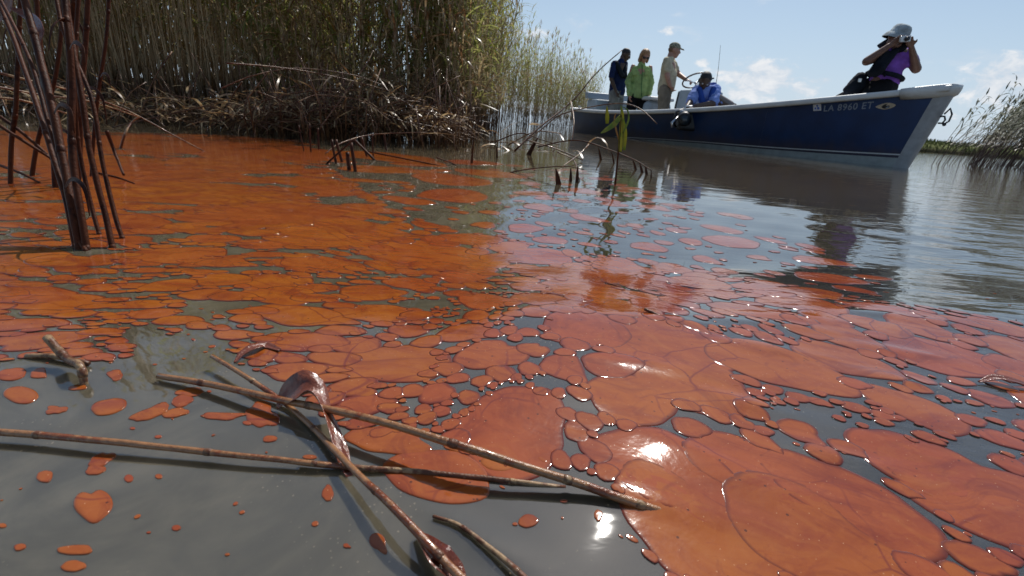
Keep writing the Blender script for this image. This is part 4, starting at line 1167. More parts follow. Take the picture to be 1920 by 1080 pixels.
    for a in np.linspace(0, 2 * math.pi, 24, endpoint=False): pts.append(v3(1659, 143, Y0) + Vector((math.cos(a) * .165, math.sin(a) * .15, math.cos(a) * -.03)))
    mb.tube(pts, .022, 6, closed=True); mb.build('belt', M['vest_black'], root)
    # bucket hat
    def hat(profile, mat, name):
        v = []; f = []; n = 28
        for (r, z) in profile:
            for k in range(n):
                a = 2 * math.pi * k / n; droop = .02 * math.sin(a * 2 + .7) * max(0, r - .1) * 8
                back = .05 * max(0, -math.cos(a + .5)) * max(0, r - .1) * 12
                v.append(head + B @ Vector((math.cos(a) * r, math.sin(a) * r * 1.12, z + droop - back)))
        for i in range(len(profile) - 1):
            for k in range(n): f.append((i * n + k, i * n + (k + 1) % n, (i + 1) * n + (k + 1) % n, (i + 1) * n + k))
        return pyd(name, v, f, mat, root)
    hat([(.0, .126), (.04, .124), (.064, .112), (.08, .085), (.088, .045), (.092, .036)], M['hat_grey'], 'hat_crown')
    hat([(.094, .04), (.106, .028), (.118, .008), (.126, -.014)], M['hat_grey'], 'hat_brim')
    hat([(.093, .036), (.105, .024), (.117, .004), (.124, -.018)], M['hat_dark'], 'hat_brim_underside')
    remeshed('neck_flap', [('h', [(head + B @ Vector((-.06, -.07, .03)), (.05, .04, .02), B), (head + B @ Vector((-.10, -.09, -.13)), (.05, .03, .02), B), (head + B @ Vector((.03, -.1, -.1)), (.05, .03, .02), B)])], .011, M['hat_dark'], root, 2)
    # compact camera
    c = v3(1697, 73, Y0 - .26)
    h = empty('compact_camera', c); tag(h, 'small silver compact camera held up by the woman at the bow', 'camera')
    mb = MB(); mb.box(c, (.10, .024, .058), Matrix.Rotation(-.12, 3, 'Y')); bevel(mb.build('camera_body', M['silver'], h, False), .006)
    mb = MB(); mb.tube([c + Vector((.008, -.012, 0)), c + Vector((.008, -.032, 0))], [.022, .018], 16); mb.build('lens', M['black'], h)
    # bag at her hip
    c = v3(1612, 150, Y0 + .12)
    h = empty('camera_bag', c); tag(h, 'black camera bag beside the hip of the woman at the bow', 'bag')
    remeshed('bag_body', [('h', [(c + Vector((0, 0, .02)), (.06, .07, .06), None), (c + Vector((-.06, 0, -.10)), (.08, .08, .06), None), (c + Vector((.03, 0, -.08)), (.06, .07, .06), None)])], .012, M['vest_black'], h, 3, .006, 25)
    mb = MB(); mb.tube([c + Vector((-.06, -.06, -.03)), c + Vector((.02, -.05, .07)), c + Vector((.2, -.08, .04)), v3(1659, 140, Y0 - .17)], .012, 6); mb.build('strap', M['vest_black'], h)
    mb = MB(); mb.box(c + Vector((-.045, -.075, -.01)), (.03, .01, .035)); mb.build('buckle', M['steel'], h, False)


build_people()

# ---------------------------------------------------------------- reeds


def leaf_geo(L, w, up, bend, nseg=6, twist=0.0, fold=0.0):
    """leaf from the origin along +X, rising by `up` radians then drooping by `bend`; returns V,Q"""
    V = []; a = up; x = z = 0.0; ds = L / nseg
    for i in range(nseg + 1):
        t = i / nseg; ww = w * (1 - t ** 2.2) * min(1, .45 + t * 4) * .5 + .0006
        if fold and i >= int(nseg * fold): a = -1.3
        tw = twist * t
        V.append((x, -ww * math.cos(tw), z - ww * math.sin(tw))); V.append((x, ww * math.cos(tw), z + ww * math.sin(tw)))
        x += ds * math.cos(a); z += ds * math.sin(a); a -= bend / nseg
    Q = [(2 * i, 2 * i + 1, 2 * i + 3, 2 * i + 2) for i in range(nseg)]
    return np.array(V), np.array(Q)


def stem_geo(h, r0, r1, bendx, n=5, nseg=6, kink=None):
    V = []; c = []
    for i in range(nseg + 1):
        t = i / nseg; r = r0 + (r1 - r0) * t
        x = bendx * t * t; z = h * t
        if kink and t > kink[0]: x += (t - kink[0]) * h * kink[1]; z -= (t - kink[0]) * h * kink[2]
        c.append((x, z))
        for k in range(n): a = 2 * math.pi * k / n; V.append((x + r * math.cos(a), r * math.sin(a), z))
    Q = [(i * n + k, i * n + (k + 1) % n, (i + 1) * n + (k + 1) % n, (i + 1) * n + k) for i in range(nseg) for k in range(n)]
    return np.array(V), np.array(Q), c


def rotz(V, a): c, s = math.cos(a), math.sin(a); return V @ np.array([[c, s, 0], [-s, c, 0], [0, 0, 1]])


def make_reed(seed, h, leaf0, nleaf, dead=False, bend=.12, plume=False, droopdir=None, r0=.0042, Lmul=1.0, wind=False):
    rs = random.Random(seed); parts = []
    sv, sq, c = stem_geo(h, r0, .0012, h * bend * rs.uniform(.3, 1.3), 5, 7)
    parts.append(('stem', sv, sq, 5 if wind else 0))
    ct = np.array(c); tt = np.linspace(0, 1, len(c)); side_ = rs.uniform(0, 6.28)
    for i in range(nleaf):
        t = leaf0 + (1 - leaf0) * (i + rs.random() * .6) / nleaf * .97
        x = np.interp(t, tt, ct[:, 0]); z = np.interp(t, tt, ct[:, 1])
        L = rs.uniform(.24, .44) * (1 - .45 * t) * Lmul; fold = rs.choice([0, 0, 0, .5]) if not dead else rs.choice([.3, .45, 0])
        V, Q = leaf_geo(L, rs.uniform(.012, .021), rs.uniform(.6, 1.15) if t < .93 else 1.35, rs.uniform(.5, 1.8), 6, rs.uniform(-.8, .8), fold)
        a = side_ + i * math.pi + rs.uniform(-.6, .6)
        if droopdir is not None: a = droopdir + rs.uniform(-.7, .7)
        V = rotz(V, a) + np.array([x, 0, z])
        mi = 4 if wind else 2 if (dead or rs.random() < (.30 if t < .6 else .08)) else (3 if rs.random() < .05 else 1)
        parts.append(('leaf', V, Q, mi))
    if plume:
        x, z = c[-1]
        V, Q = [], []
        for k in range(16):
            lv, lq = leaf_geo(rs.uniform(.06, .13), .006, rs.uniform(.9, 1.4), rs.uniform(.3, 1.4), 3)
            lv = rotz(lv, rs.uniform(-1.2, 1.2)) + np.array([x, 0, z - rs.uniform(0, .12)])
            V.append(lv); Q.append(lq + sum(len(q) for q in V[:-1]))
        parts.append(('plume', np.concatenate(V), np.concatenate(Q), 2))
    return parts


RM = [M['reed_stem'], M['reed_leaf'], M['dry_leaf'], M['yellow_leaf'], M['dark_leaf'], M['dark_stem']]
VAR = {
    'bare': [make_reed(s, 1.9 + .35 * (s % 4), .55, 5, bend=.10) for s in range(8)],
    'dead': [make_reed(20 + s, 1.2 + .3 * (s % 3), .15, 6, True, bend=.18) for s in range(6)],
    'leafy': [make_reed(40 + s, 2.1 + .18 * (s % 4), .30, 13, bend=.13, plume=(s % 3 == 0)) for s in range(8)],
    'leafy_low': [make_reed(60 + s, 1.65 + .2 * (s % 4), .16, 18, bend=.15, Lmul=1.15) for s in range(6)],
    'wind': [make_reed(80 + s, 1.2 + .12 * (s % 4), .30, 15, bend=.5, droopdir=.1, r0=.0048, Lmul=1.0, wind=True) for s in range(6)],
}
PROTO = {}
for kname, lst in VAR.items():
    for vi, parts in enumerate(lst):
        pm = []
        for (pn, V_, Q_, mi) in parts:
            me = np_mesh(pn, V_, Q_); me.materials.append(RM[mi]); me.shade_smooth(); pm.append((pn, me))
        PROTO[(kname, vi)] = pm


def plant_reed(kind, vi, x, y, az, lean, sc, label, group, name='reed'):
    o = bpy.data.objects.new(name, None); col.objects.link(o); o.empty_display_size = .05
    o.location = (x, y, -.03); o.rotation_euler = (lean[0], lean[1], az); o.scale = (sc, sc, sc)
    tag(o, label, 'reed', group)
    for (pn, me) in PROTO[(kind, vi)]:
        c = bpy.data.objects.new(pn, me); col.objects.link(c); c.parent = o
    return o


def mass(name, items, label, cat):
    """items: (kind, variant, x, y, az, leanx, leany, scale) joined into one mesh"""
    Vs = []; Qs = []; Ms = []; base = 0
    bykey = {}
    for it in items: bykey.setdefault((it[0], it[1]), []).append(it[2:])
    for (kind, vi), L in bykey.items():
        parts = VAR[kind][vi]; V0 = np.concatenate([p[1] for p in parts]); off = np.cumsum([0] + [len(p[1]) for p in parts])[:-1]
        Q0 = np.concatenate([p[2] + o_ for p, o_ in zip(parts, off)]); M0 = np.concatenate([np.full(len(p[2]), p[3]) for p in parts])
        A = np.array(L); n = len(A); ca, sa = np.cos(A[:, 2]), np.sin(A[:, 2])
        P = V0[None] * A[:, 5][:, None, None]
        x = P[..., 0] * ca[:, None] - P[..., 1] * sa[:, None]; y = P[..., 0] * sa[:, None] + P[..., 1] * ca[:, None]; z = P[..., 2]
        x = x + z * A[:, 4][:, None] + A[:, 0][:, None]; y = y - z * A[:, 3][:, None] + A[:, 1][:, None]
        Vs.append(np.stack([x, y, z - .03], -1).reshape(-1, 3)); Qs.append((Q0[None] + (np.arange(n) * len(V0))[:, None, None] + base).reshape(-1, 4)); Ms.append(np.tile(M0, n)); base += n * len(V0)
    me = np_mesh(name, np.concatenate(Vs), np.concatenate(Qs))
    for m in RM: me.materials.append(m)
    me.polygons.foreach_set('material_index', np.concatenate(Ms).astype(np.int32)); me.shade_smooth()
    o = mesh_obj(name, me); tag(o, label, cat, kind='stuff'); print(name, len(me.polygons)); return o


# bank front edge in plan (x, y)
FRONT = [(-9, 4.3), (-5.2, 4.5), (-3.6, 4.6), (-2.4, 4.7), (-1.5, 4.4), (-.9, 4.0), (-.50, 4.1), (-.52, 5.2), (-.75, 8.0), (-.95, 10.3), (-.6, 11.5), (.4, 13.5), (1.3, 15.2), (2.2, 16.6), (2.5, 19)]


def front_y(x):
    return float(np.interp(x, [-9, -5.2, -3.6, -2.4, -1.5, -.9, -.5], [4.3, 4.5, 4.6, 4.7, 4.4, 4.0, 4.1]))


def build_reeds():
    ri = random.Random(11); items = []
    LOOK = {'bare': 'tall nearly leafless brown reed', 'dead': 'short dead reed with folded tan leaves', 'leafy': 'tall green-leaved reed', 'leafy_low': 'reed leafy almost to its foot'}
    kind_word = {'bare': 'bare', 'dead': 'dead', 'leafy': 'tall leafy', 'leafy_low': 'low leafy'}
    # individuals: front rows of the bank
    for k in range(105):
        x = -5.6 + 4.75 * (k + ri.random()) / 105; y = front_y(x) + ri.uniform(-.18, .35)
        kind = ri.choice(['bare', 'bare', 'bare', 'dead', 'leafy']) if x < -2.4 else ri.choice(['leafy', 'leafy_low', 'leafy_low', 'leafy_low', 'dead'])
        left = x < -2.4
        plant_reed(kind, ri.randrange(len(VAR[kind])), x, y, ri.uniform(0, 6.28), (ri.gauss(0, .05), ri.gauss(0, .06)), ri.uniform(.9, 1.12),
                   LOOK[kind] + (' in the front row of the dark left bank' if left else ' in the front row of the middle bank'),
                   kind_word[kind] + (' reeds in the front of the left bank' if left else ' reeds in the front of the middle bank'))
    for k in range(45):
        x = ri.uniform(-.98, -.42); y = ri.uniform(4.0, 5.3)
        kind = ri.choice(['bare', 'leafy', 'leafy_low', 'dead'])
        plant_reed(kind, ri.randrange(len(VAR[kind])), x, y, ri.uniform(0, 6.28), (ri.gauss(0, .04), ri.gauss(.02, .05)), ri.uniform(.8, 1.0),
                   LOOK[kind] + ' at the corner where the near bank ends', kind_word[kind] + ' reeds at the corner of the near bank')
    for k in range(75):
        t = (k + ri.random()) / 75; x = -1.0 + 3.3 * t; y = float(np.interp(x, [-1, -.6, .4, 1.3, 2.3], [10.4, 11.5, 13.5, 15.2, 16.9])) + ri.uniform(-.2, .5)
        kind = ri.choice(['leafy', 'leafy', 'leafy_low'])
        plant_reed(kind, ri.randrange(len(VAR[kind])), x, y, ri.uniform(0, 6.28), (ri.gauss(0, .04), ri.gauss(.03, .05)), ri.uniform(.85, 1.08) * (1.05 - .22 * t),
                   'distant ' + LOOK[kind] + (' on the receding bank near its tall end' if t < .5 else ' on the receding bank close behind the stern'), kind_word[kind] + (' reeds on the tall end of the receding bank' if t < .5 else ' reeds behind the stern'))
    for k in range(62):
        t = (k + ri.random()) / 62; px = 1752 + 235 * t ** .85; d = ri.uniform(6.0, 8.2); x = at(px, 276 + (px - 1740) * .0735, d)[0]
        plant_reed('wind', ri.randrange(6), x, d * 1.0, ri.gauss(0, .35), (ri.gauss(0, .06), ri.gauss(.26, .08)), ri.uniform(.75, 1.0) * (.85 + .4 * t),
                   'thin wind-bent reed right of the bow, ' + ('at the sparse near end' if t < .3 else 'in the dense stand by the frame edge'), 'sparse wind-bent reeds' if t < .3 else 'dense wind-bent reeds')
    # bank mass
    for _ in range(2150):
        x = -5.9 + ri.random() * 5.1; y = front_y(x) + .1 + 2.6 * ri.random() ** 1.3
        if x > -2.3 and (y > front_y(x) + 1.6 or ri.random() < .4): continue
        kind = ri.choice(['bare', 'leafy', 'leafy_low', 'leafy_low', 'dead', 'leafy_low'] if x > -2.6 else ['bare', 'bare', 'bare', 'leafy', 'dead'])
        items.append((kind, ri.randrange(len(VAR[kind])), x, y, ri.uniform(0, 6.28), ri.gauss(0, .06), ri.gauss(0, .06), ri.uniform(.9, 1.2)))
    for _ in range(900):      # behind, to close the skyline
        x = -9 + ri.random() * 7.9; y = 7.0 + 3.5 * ri.random()
        if x > -2.8 and ri.random() < .9: continue
        items.append(('leafy', ri.randrange(8), x, y, ri.uniform(0, 6.28), ri.gauss(0, .05), ri.gauss(0, .05), ri.uniform(1.0, 1.25)))
    for _ in range(260):
        x = ri.gauss(-.72, .17); y = ri.uniform(4.2, 7.5); x -= (y - 5) * .05
        items.append((ri.choice(['leafy_low', 'leafy_low', 'dead']), ri.randrange(6), x, y, ri.uniform(0, 6.28), ri.gauss(0, .05), ri.gauss(0, .06), ri.uniform(.85, 1.1)))
    for _ in range(210):
        d = ri.uniform(5.5, 10.5); px = 845 + 95 * ri.random() ** 1.6; x = at(px, 215, d)[0]
        items.append((ri.choice(['leafy', 'leafy', 'leafy_low', 'leafy_low', 'bare']), ri.randrange(6), x, d, ri.uniform(0, 6.28), ri.gauss(0, .05), ri.gauss(.03, .06), ri.uniform(.85, 1.1)))
    for _ in range(650):
        x = ri.uniform(-1.3, 2.5); f0 = float(np.interp(x, [-1, -.6, .4, 1.3, 2.3, 2.6], [10.4, 11.5, 13.5, 15.2, 16.9, 18])); y = f0 + ri.random() ** 1.2 * 3.5
        items.append((ri.choice(['leafy', 'leafy', 'leafy_low']), ri.randrange(6), x, y, ri.uniform(0, 6.28), ri.gauss(0, .05), ri.gauss(.02, .06), ri.uniform(.85, 1.1) * (1.02 - .08 * (x + 1))))
    for _ in range(330):
        d = ri.uniform(6.3, 9.0); px = ri.uniform(1820, 2150); x = at(px, 276 + (px - 1740) * .0735, d)[0]
        items.append(('wind', ri.randrange(6), x, d, ri.gauss(0, .35), ri.gauss(0, .06), ri.gauss(.28, .1), ri.uniform(.7, 1.05)))
    mass('reed_bed', items, 'dense bed of marsh reeds behind the front rows', 'reed bed')


build_reeds()

# ---------------------------------------------------------------- bed under the bank, fallen and broken reeds


def V3(*a): return Vector(a)


def spline(pts, n):
    """Catmull-Rom through points"""
    P = [Vector(p) for p in pts]; P = [P[0] * 2 - P[1]] + P + [P[-1] * 2 - P[-2]]; out_ = []
    m = len(P) - 3
    for i in range(n + 1):
        t = i / n * m; k = min(int(t), m - 1); u = t - k; a, b, c, d = P[k:k + 4]
        out_.append(.5 * ((2 * b) + (c - a) * u + (2 * a - 5 * b + 4 * c - d) * u * u + (3 * b - a - 3 * c + d) * u ** 3))
    return out_


def stalk(name, pts, r, mat, label, cat='reed stalk', group=None, nodes=0, n=24, parent=None, seg=10, taper=None):
    """a reed stalk through world points, with swollen nodes"""
    C = spline(pts, n); mb = MB(); rad = []
    for i in range(n + 1):
        t = i / n; rr = r * (1 if taper is None else (1 + (taper - 1) * t)); rr *= 1 + .10 * mnoise.noise((t * 9, r * 1000, 0))
        rad.append(rr)
    C = [c + Vector((mnoise.noise((c.x * 40, c.y * 40, 1)), mnoise.noise((c.x * 40, c.y * 40, 5)), 0)) * r * .25 for c in C]
    mb.tube(C, rad, seg)
    if parent is None and nodes:
        root = empty(name, C[0]); mb.build('stem', mat, root)
        for q in range(nodes):
            t = (q + .6) / nodes; i = int(t * n); i = min(max(i, 1), n - 1); d = (C[i + 1] - C[i - 1]).normalized(); nb = MB()
            rr = rad[i]; nb.tube([C[i] - d * rr * 1.3, C[i] - d * rr * .4, C[i] + d * rr * .4, C[i] + d * rr * 1.3], [rr * .96, rr * 1.14, rr * 1.14, rr * .96], seg)
            nb.build('node', M['stalk_dry'] if mat is not M['stalk_dark'] else M['stalk_dark'], root)
    else: root = mb.build(name, mat, parent)
    if parent is None: tag(root, label, cat, group)
    return root


def blade(name, pts, widths, up, mat, label=None, cat=None, group=None, parent=None, thick=.0004, n=24, cup=.25):
    """a flat leaf through points, widths along it, `up` = list of surface normals"""
    C = spline(pts, n); v = []; f = []; U = spline(up, n)
    for i, c in enumerate(C):
        d = (C[min(i + 1, n)] - C[max(i - 1, 0)]).normalized(); u = U[i].normalized(); s = d.cross(u).normalized(); u = s.cross(d)
        w = float(np.interp(i / n, np.linspace(0, 1, len(widths)), widths)) * .5
        for (a, h) in ((-1, cup), (-.5, .05), (0, 0), (.5, .05), (1, cup)): v.append(c + s * w * a + u * w * h)
    for i in range(n):
        for k in range(4): f.append((i * 5 + k, i * 5 + k + 1, (i + 1) * 5 + k + 1, (i + 1) * 5 + k))
    o = pyd(name, v, f, mat, parent)
    m = o.modifiers.new('thickness', 'SOLIDIFY'); m.thickness = thick
    if parent is None: tag(o, label, cat, group)
    return o


def zg(px, py, z=0.0):
    """point at height z above the local water under photo position"""
    p = gnd(px, py, z); h = float(Hw(p[0], p[1])); p = gnd(px, py, z + h); return Vector(p)


def build_near():
    g = 'fallen stalks floating in front'
    r = stalk('floating_reed_stalk', [zg(298, 705, .004), zg(400, 722, .006), zg(520, 748, .010), zg(680, 782, .016), zg(850, 832, .017), zg(1000, 880, .010), zg(1100, 912, .004), zg(1180, 940, -.0005), zg(1290, 975, -.006)], .0024,
              M['stalk_oiled'], 'long oil-brown stalk running from the leaf crossing down to the right glint', group=g, nodes=5, n=40, taper=1.15)
    r = stalk('floating_reed_stalk', [zg(398, 668, .010), zg(470, 712, .008), zg(540, 760, .003), zg(600, 815, .004), zg(660, 878, .010), zg(740, 955, .014), zg(800, 1018, .012), zg(880, 1100, .006)], .0018,
              M['stalk_oiled'], 'diagonal stalk crossing under the long one and running off the bottom', group=g, nodes=4, n=40, taper=1.25)
    r = stalk('floating_reed_stalk', [zg(-60, 806, .006), zg(100, 818, .006), zg(300, 838, .006), zg(430, 852, .005), zg(560, 866, .004), zg(640, 874, .003)], .0023,
              M['stalk_oiled'], 'thin straight stalk entering from the left edge', group=g, nodes=3, n=30, taper=.72)
    r = stalk('floating_reed_stalk', [zg(560, 866, .003), zg(680, 878, .002), zg(800, 886, .0), zg(940, 900, .0), zg(1060, 915, -.002)], .0020,
              M['stalk_dry'], 'pale half-sunk stalk tip between the two crossing stalks', group=g, nodes=2, n=24, taper=.8)
    r = stalk('floating_reed_stalk', [zg(812, 968, .001), zg(860, 984, .002), zg(915, 1025, .002), zg(960, 1062, .003), zg(1000, 1100, .003)], .0009,
              M['stalk_dry'], 'short curved pale stalk cut by the bottom edge', group=g, nodes=2, n=20, taper=2.0)
    # stub standing out of the water
    b = zg(155, 722, 0); r = stalk('broken_reed_stub', [b + V3(0, 0, -.01), b + V3(-.004, .006, .012), Vector(at(125, 672, b.y + .02)), Vector(at(88, 632, b.y + .03))], .0026, M['stalk_dry'], 'short broken stub with a grey top poking up at the left', 'reed stub', nodes=2, n=16, taper=1.25)
    r = stalk('broken_reed_stub', [zg(50, 668, .001), zg(100, 668, .003), zg(165, 682, .002)], .0022, M['stalk_dry'], 'pale bit of stalk lying behind the grey-topped stub', 'reed stub', n=12)
    r = stalk('reed_twig', [zg(1208, 579, .010), zg(1235, 592, .005), zg(1270, 611, .001), zg(1300, 630, -.002)], .0019, M['stalk_dry'], 'small tan twig poking out of the slick near the boat reflection', 'twig', n=12, taper=.5)
    # twisted oil-soaked leaf
    d0 = zg(520, 766, .002); y0 = d0.y
    pts = [d0, Vector(at(540, 742, y0 + .004)), Vector(at(566, 728, y0 + .004)), Vector(at(592, 738, y0)), Vector(at(612, 775, y0 - .018)), zg(628, 815, .008), zg(640, 850, .003), zg(655, 893, .000)]
    blade('bent_oily_leaf', pts, [.004, .020, .026, .017, .008, .008, .009, .004], [V3(-.5, -.4, .7), V3(-.5, -.5, .7), V3(0, -.5, 1), V3(.7, -.2, .6), V3(.8, -.1, .5), V3(.5, 0, 1), V3(0, 0, 1), V3(0, 0, 1)], M['leaf_oiled'],
          'folded oil-soaked leaf arching over the crossing of two stalks', 'leaf', n=44, cup=.35)
    q = zg(470, 672, .0); 
    blade('curled_leaf', [zg(440, 680, .001), zg(455, 662, .004), Vector(at(478, 650, q.y + .012)), Vector(at(500, 648, q.y + .02)), zg(525, 656, .002)], [.002, .006, .009, .008, .003], [V3(0, -.3, 1)] * 5, M['leaf_oiled'], 'small curled leaf behind the stalk crossing', 'leaf')
    blade('curled_leaf', [zg(780, 1000, .002), zg(800, 1020, .006), zg(822, 1048, .008), zg(850, 1075, .004), zg(870, 1110, .002)], [.003, .008, .013, .010, .004], [V3(.3, -.2, 1)] * 5, M['leaf_oiled'], 'crumpled oily leaf at the bottom edge beside the diagonal stalk', 'leaf', cup=.6)
    blade('submerged_leaf', [zg(1835, 716, .0), zg(1865, 708, .003), zg(1895, 712, .004), zg(1930, 722, .002)], [.002, .008, .008, .004], [V3(0, -.2, 1)] * 4, M['leaf_oiled'], 'dark curled leaf on the slick at the right edge', 'leaf')
    # dark stalks standing in the slick on the left
    gs = 'dark stalks standing in the slick on the left'
    def stand(base, mids, r0, label, ztop=None, tapr=.8):
        b = zg(*base); P = [b + V3(0, 0, -.02), b]
        for (px, py, dy) in mids: P.append(Vector(at(px, py, b.y + dy)))
        root = stalk('standing_reed_stalk', P, r0, M['stalk_dark'], label, 'reed stalk', gs, nodes=3, n=30, taper=tapr)
        rs = random.Random(label)
        for k in range(rs.choice((0, 1, 1))):
            i_ = rs.randrange(len(mids) - 1); a = np.array(mids[i_], float); c = np.array(mids[i_ + 1], float); q = a + (c - a) * rs.random(); sg = rs.choice((-1, 1)); L = rs.uniform(25, 70)
            P_ = [Vector(at(q[0], q[1], b.y + q[2] - .006)), Vector(at(q[0] + sg * L * .25, q[1] - L * .35, b.y + q[2] - .03)), Vector(at(q[0] + sg * L * .6, q[1] - L * .1, b.y + q[2] - .05)), Vector(at(q[0] + sg * L * .75, q[1] + L * .7, b.y + q[2] - .06))]
            blade('leaf', P_, [.003, .006, .005, .001], [V3(.3 * sg, -1, .4)] * 4, M['stalk_dark'], parent=root, n=12)
        return root
    stand((150, 466), [(138, 400, .02), (118, 300, .06), (98, 200, .1), (70, 90, .15), (30, -60, .22)], .0062, 'thickest dark stalk, leftmost of those rooted together at the left')
    stand((162, 468), [(150, 390, .02), (136, 290, .05), (134, 160, .08), (128, 60, .1), (118, -60, .14)], .0050, 'dark stalk pressed against the right of the thickest one')
    stand((142, 463), [(125, 380, .03), (92, 270, .08), (60, 170, .14), (20, 60, .22), (-30, -60, .3)], .0042, 'dark stalk leaning furthest left of the rooted clump')
    stand((136, 340), [(132, 260, .02), (130, 150, .02), (136, 40, .02), (140, -60, .02)], .0058, 'straight dark stalk standing behind the rooted clump')
    stand((212, 465), [(196, 400, .02), (168, 280, .05), (150, 160, .08), (128, 30, .12), (118, -60, .14)], .0042, 'single dark stalk just right of the thick clump')
    stand((229, 447), [(212, 390, .02), (190, 290, .05), (170, 180, .08), (120, 60, .12), (95, -60, .16)], .0036, 'rightmost slim dark stalk rooted beside the glinting base')
    stand((160, 470), [(140, 430, .02), (120, 330, .06), (90, 230, .1), (55, 110, .16), (-10, -20, .25)], .0034, 'thin dark stalk crossing in front of the rooted clump')
    stand((60, 330), [(72, 260, .02), (95, 180, .03), (112, 90, .05), (120, -60, .08)], .0052, 'dark stalk far back at the left edge leaning right')
    stand((104, 352), [(98, 270, .02), (84, 190, .03), (76, 100, .05), (66, -60, .08)], .0055, 'dark stalk behind the rooted clump leaning left')
    stand((172, 330), [(176, 250, .02), (186, 160, .03), (200, 60, .05), (206, -60, .08)], .0045, 'dark stalk behind the slim pair leaning slightly right')
    stand((146, 352), [(150, 270, .02), (150, 190, .03), (158, 100, .05), (170, -60, .08)], .0060, 'dark upright stalk hidden behind the rooted clump')
    stand((20, 345), [(22, 270, .02), (30, 190, .03), (34, 100, .05), (40, -60, .08)], .0050, 'dark upright stalk nearest the left edge')
    stand((186, 440), [(170, 380, .02), (148, 280, .04), (140, 180, .05), (142, 90, .07), (150, -60, .1)], .0034, 'thin dark stalk filling the gap between clump and slim pair')
    # leaves hanging at upper left
    for k, (pts, w, lab) in enumerate([([(0, 40, 1.0), (15, 15, 1.0), (25, -30, 1.0)], .02, 'dark leaf hanging in the top left corner'), ([(18, 14, .95), (50, 28, .95), (68, 42, .92), (74, 60, .9), (72, 92, .9)], .016, 'arched leaf near the top left corner'),
                                       ([(60, 170, .95), (70, 155, .95), (82, 165, .93), (80, 195, .92)], .018, 'small orange leaf hanging on the left stalks')]):
        P = [Vector(at(*p)) for p in pts]
        blade('hanging_leaf', P, [.003] + [w] * (len(P) - 2) + [.002], [V3(.2, -1, .5)] * len(P), M['leaf_oiled'] if k != 2 else M['dry_leaf'], lab, 'leaf', 'leaves hanging on the left stalks')
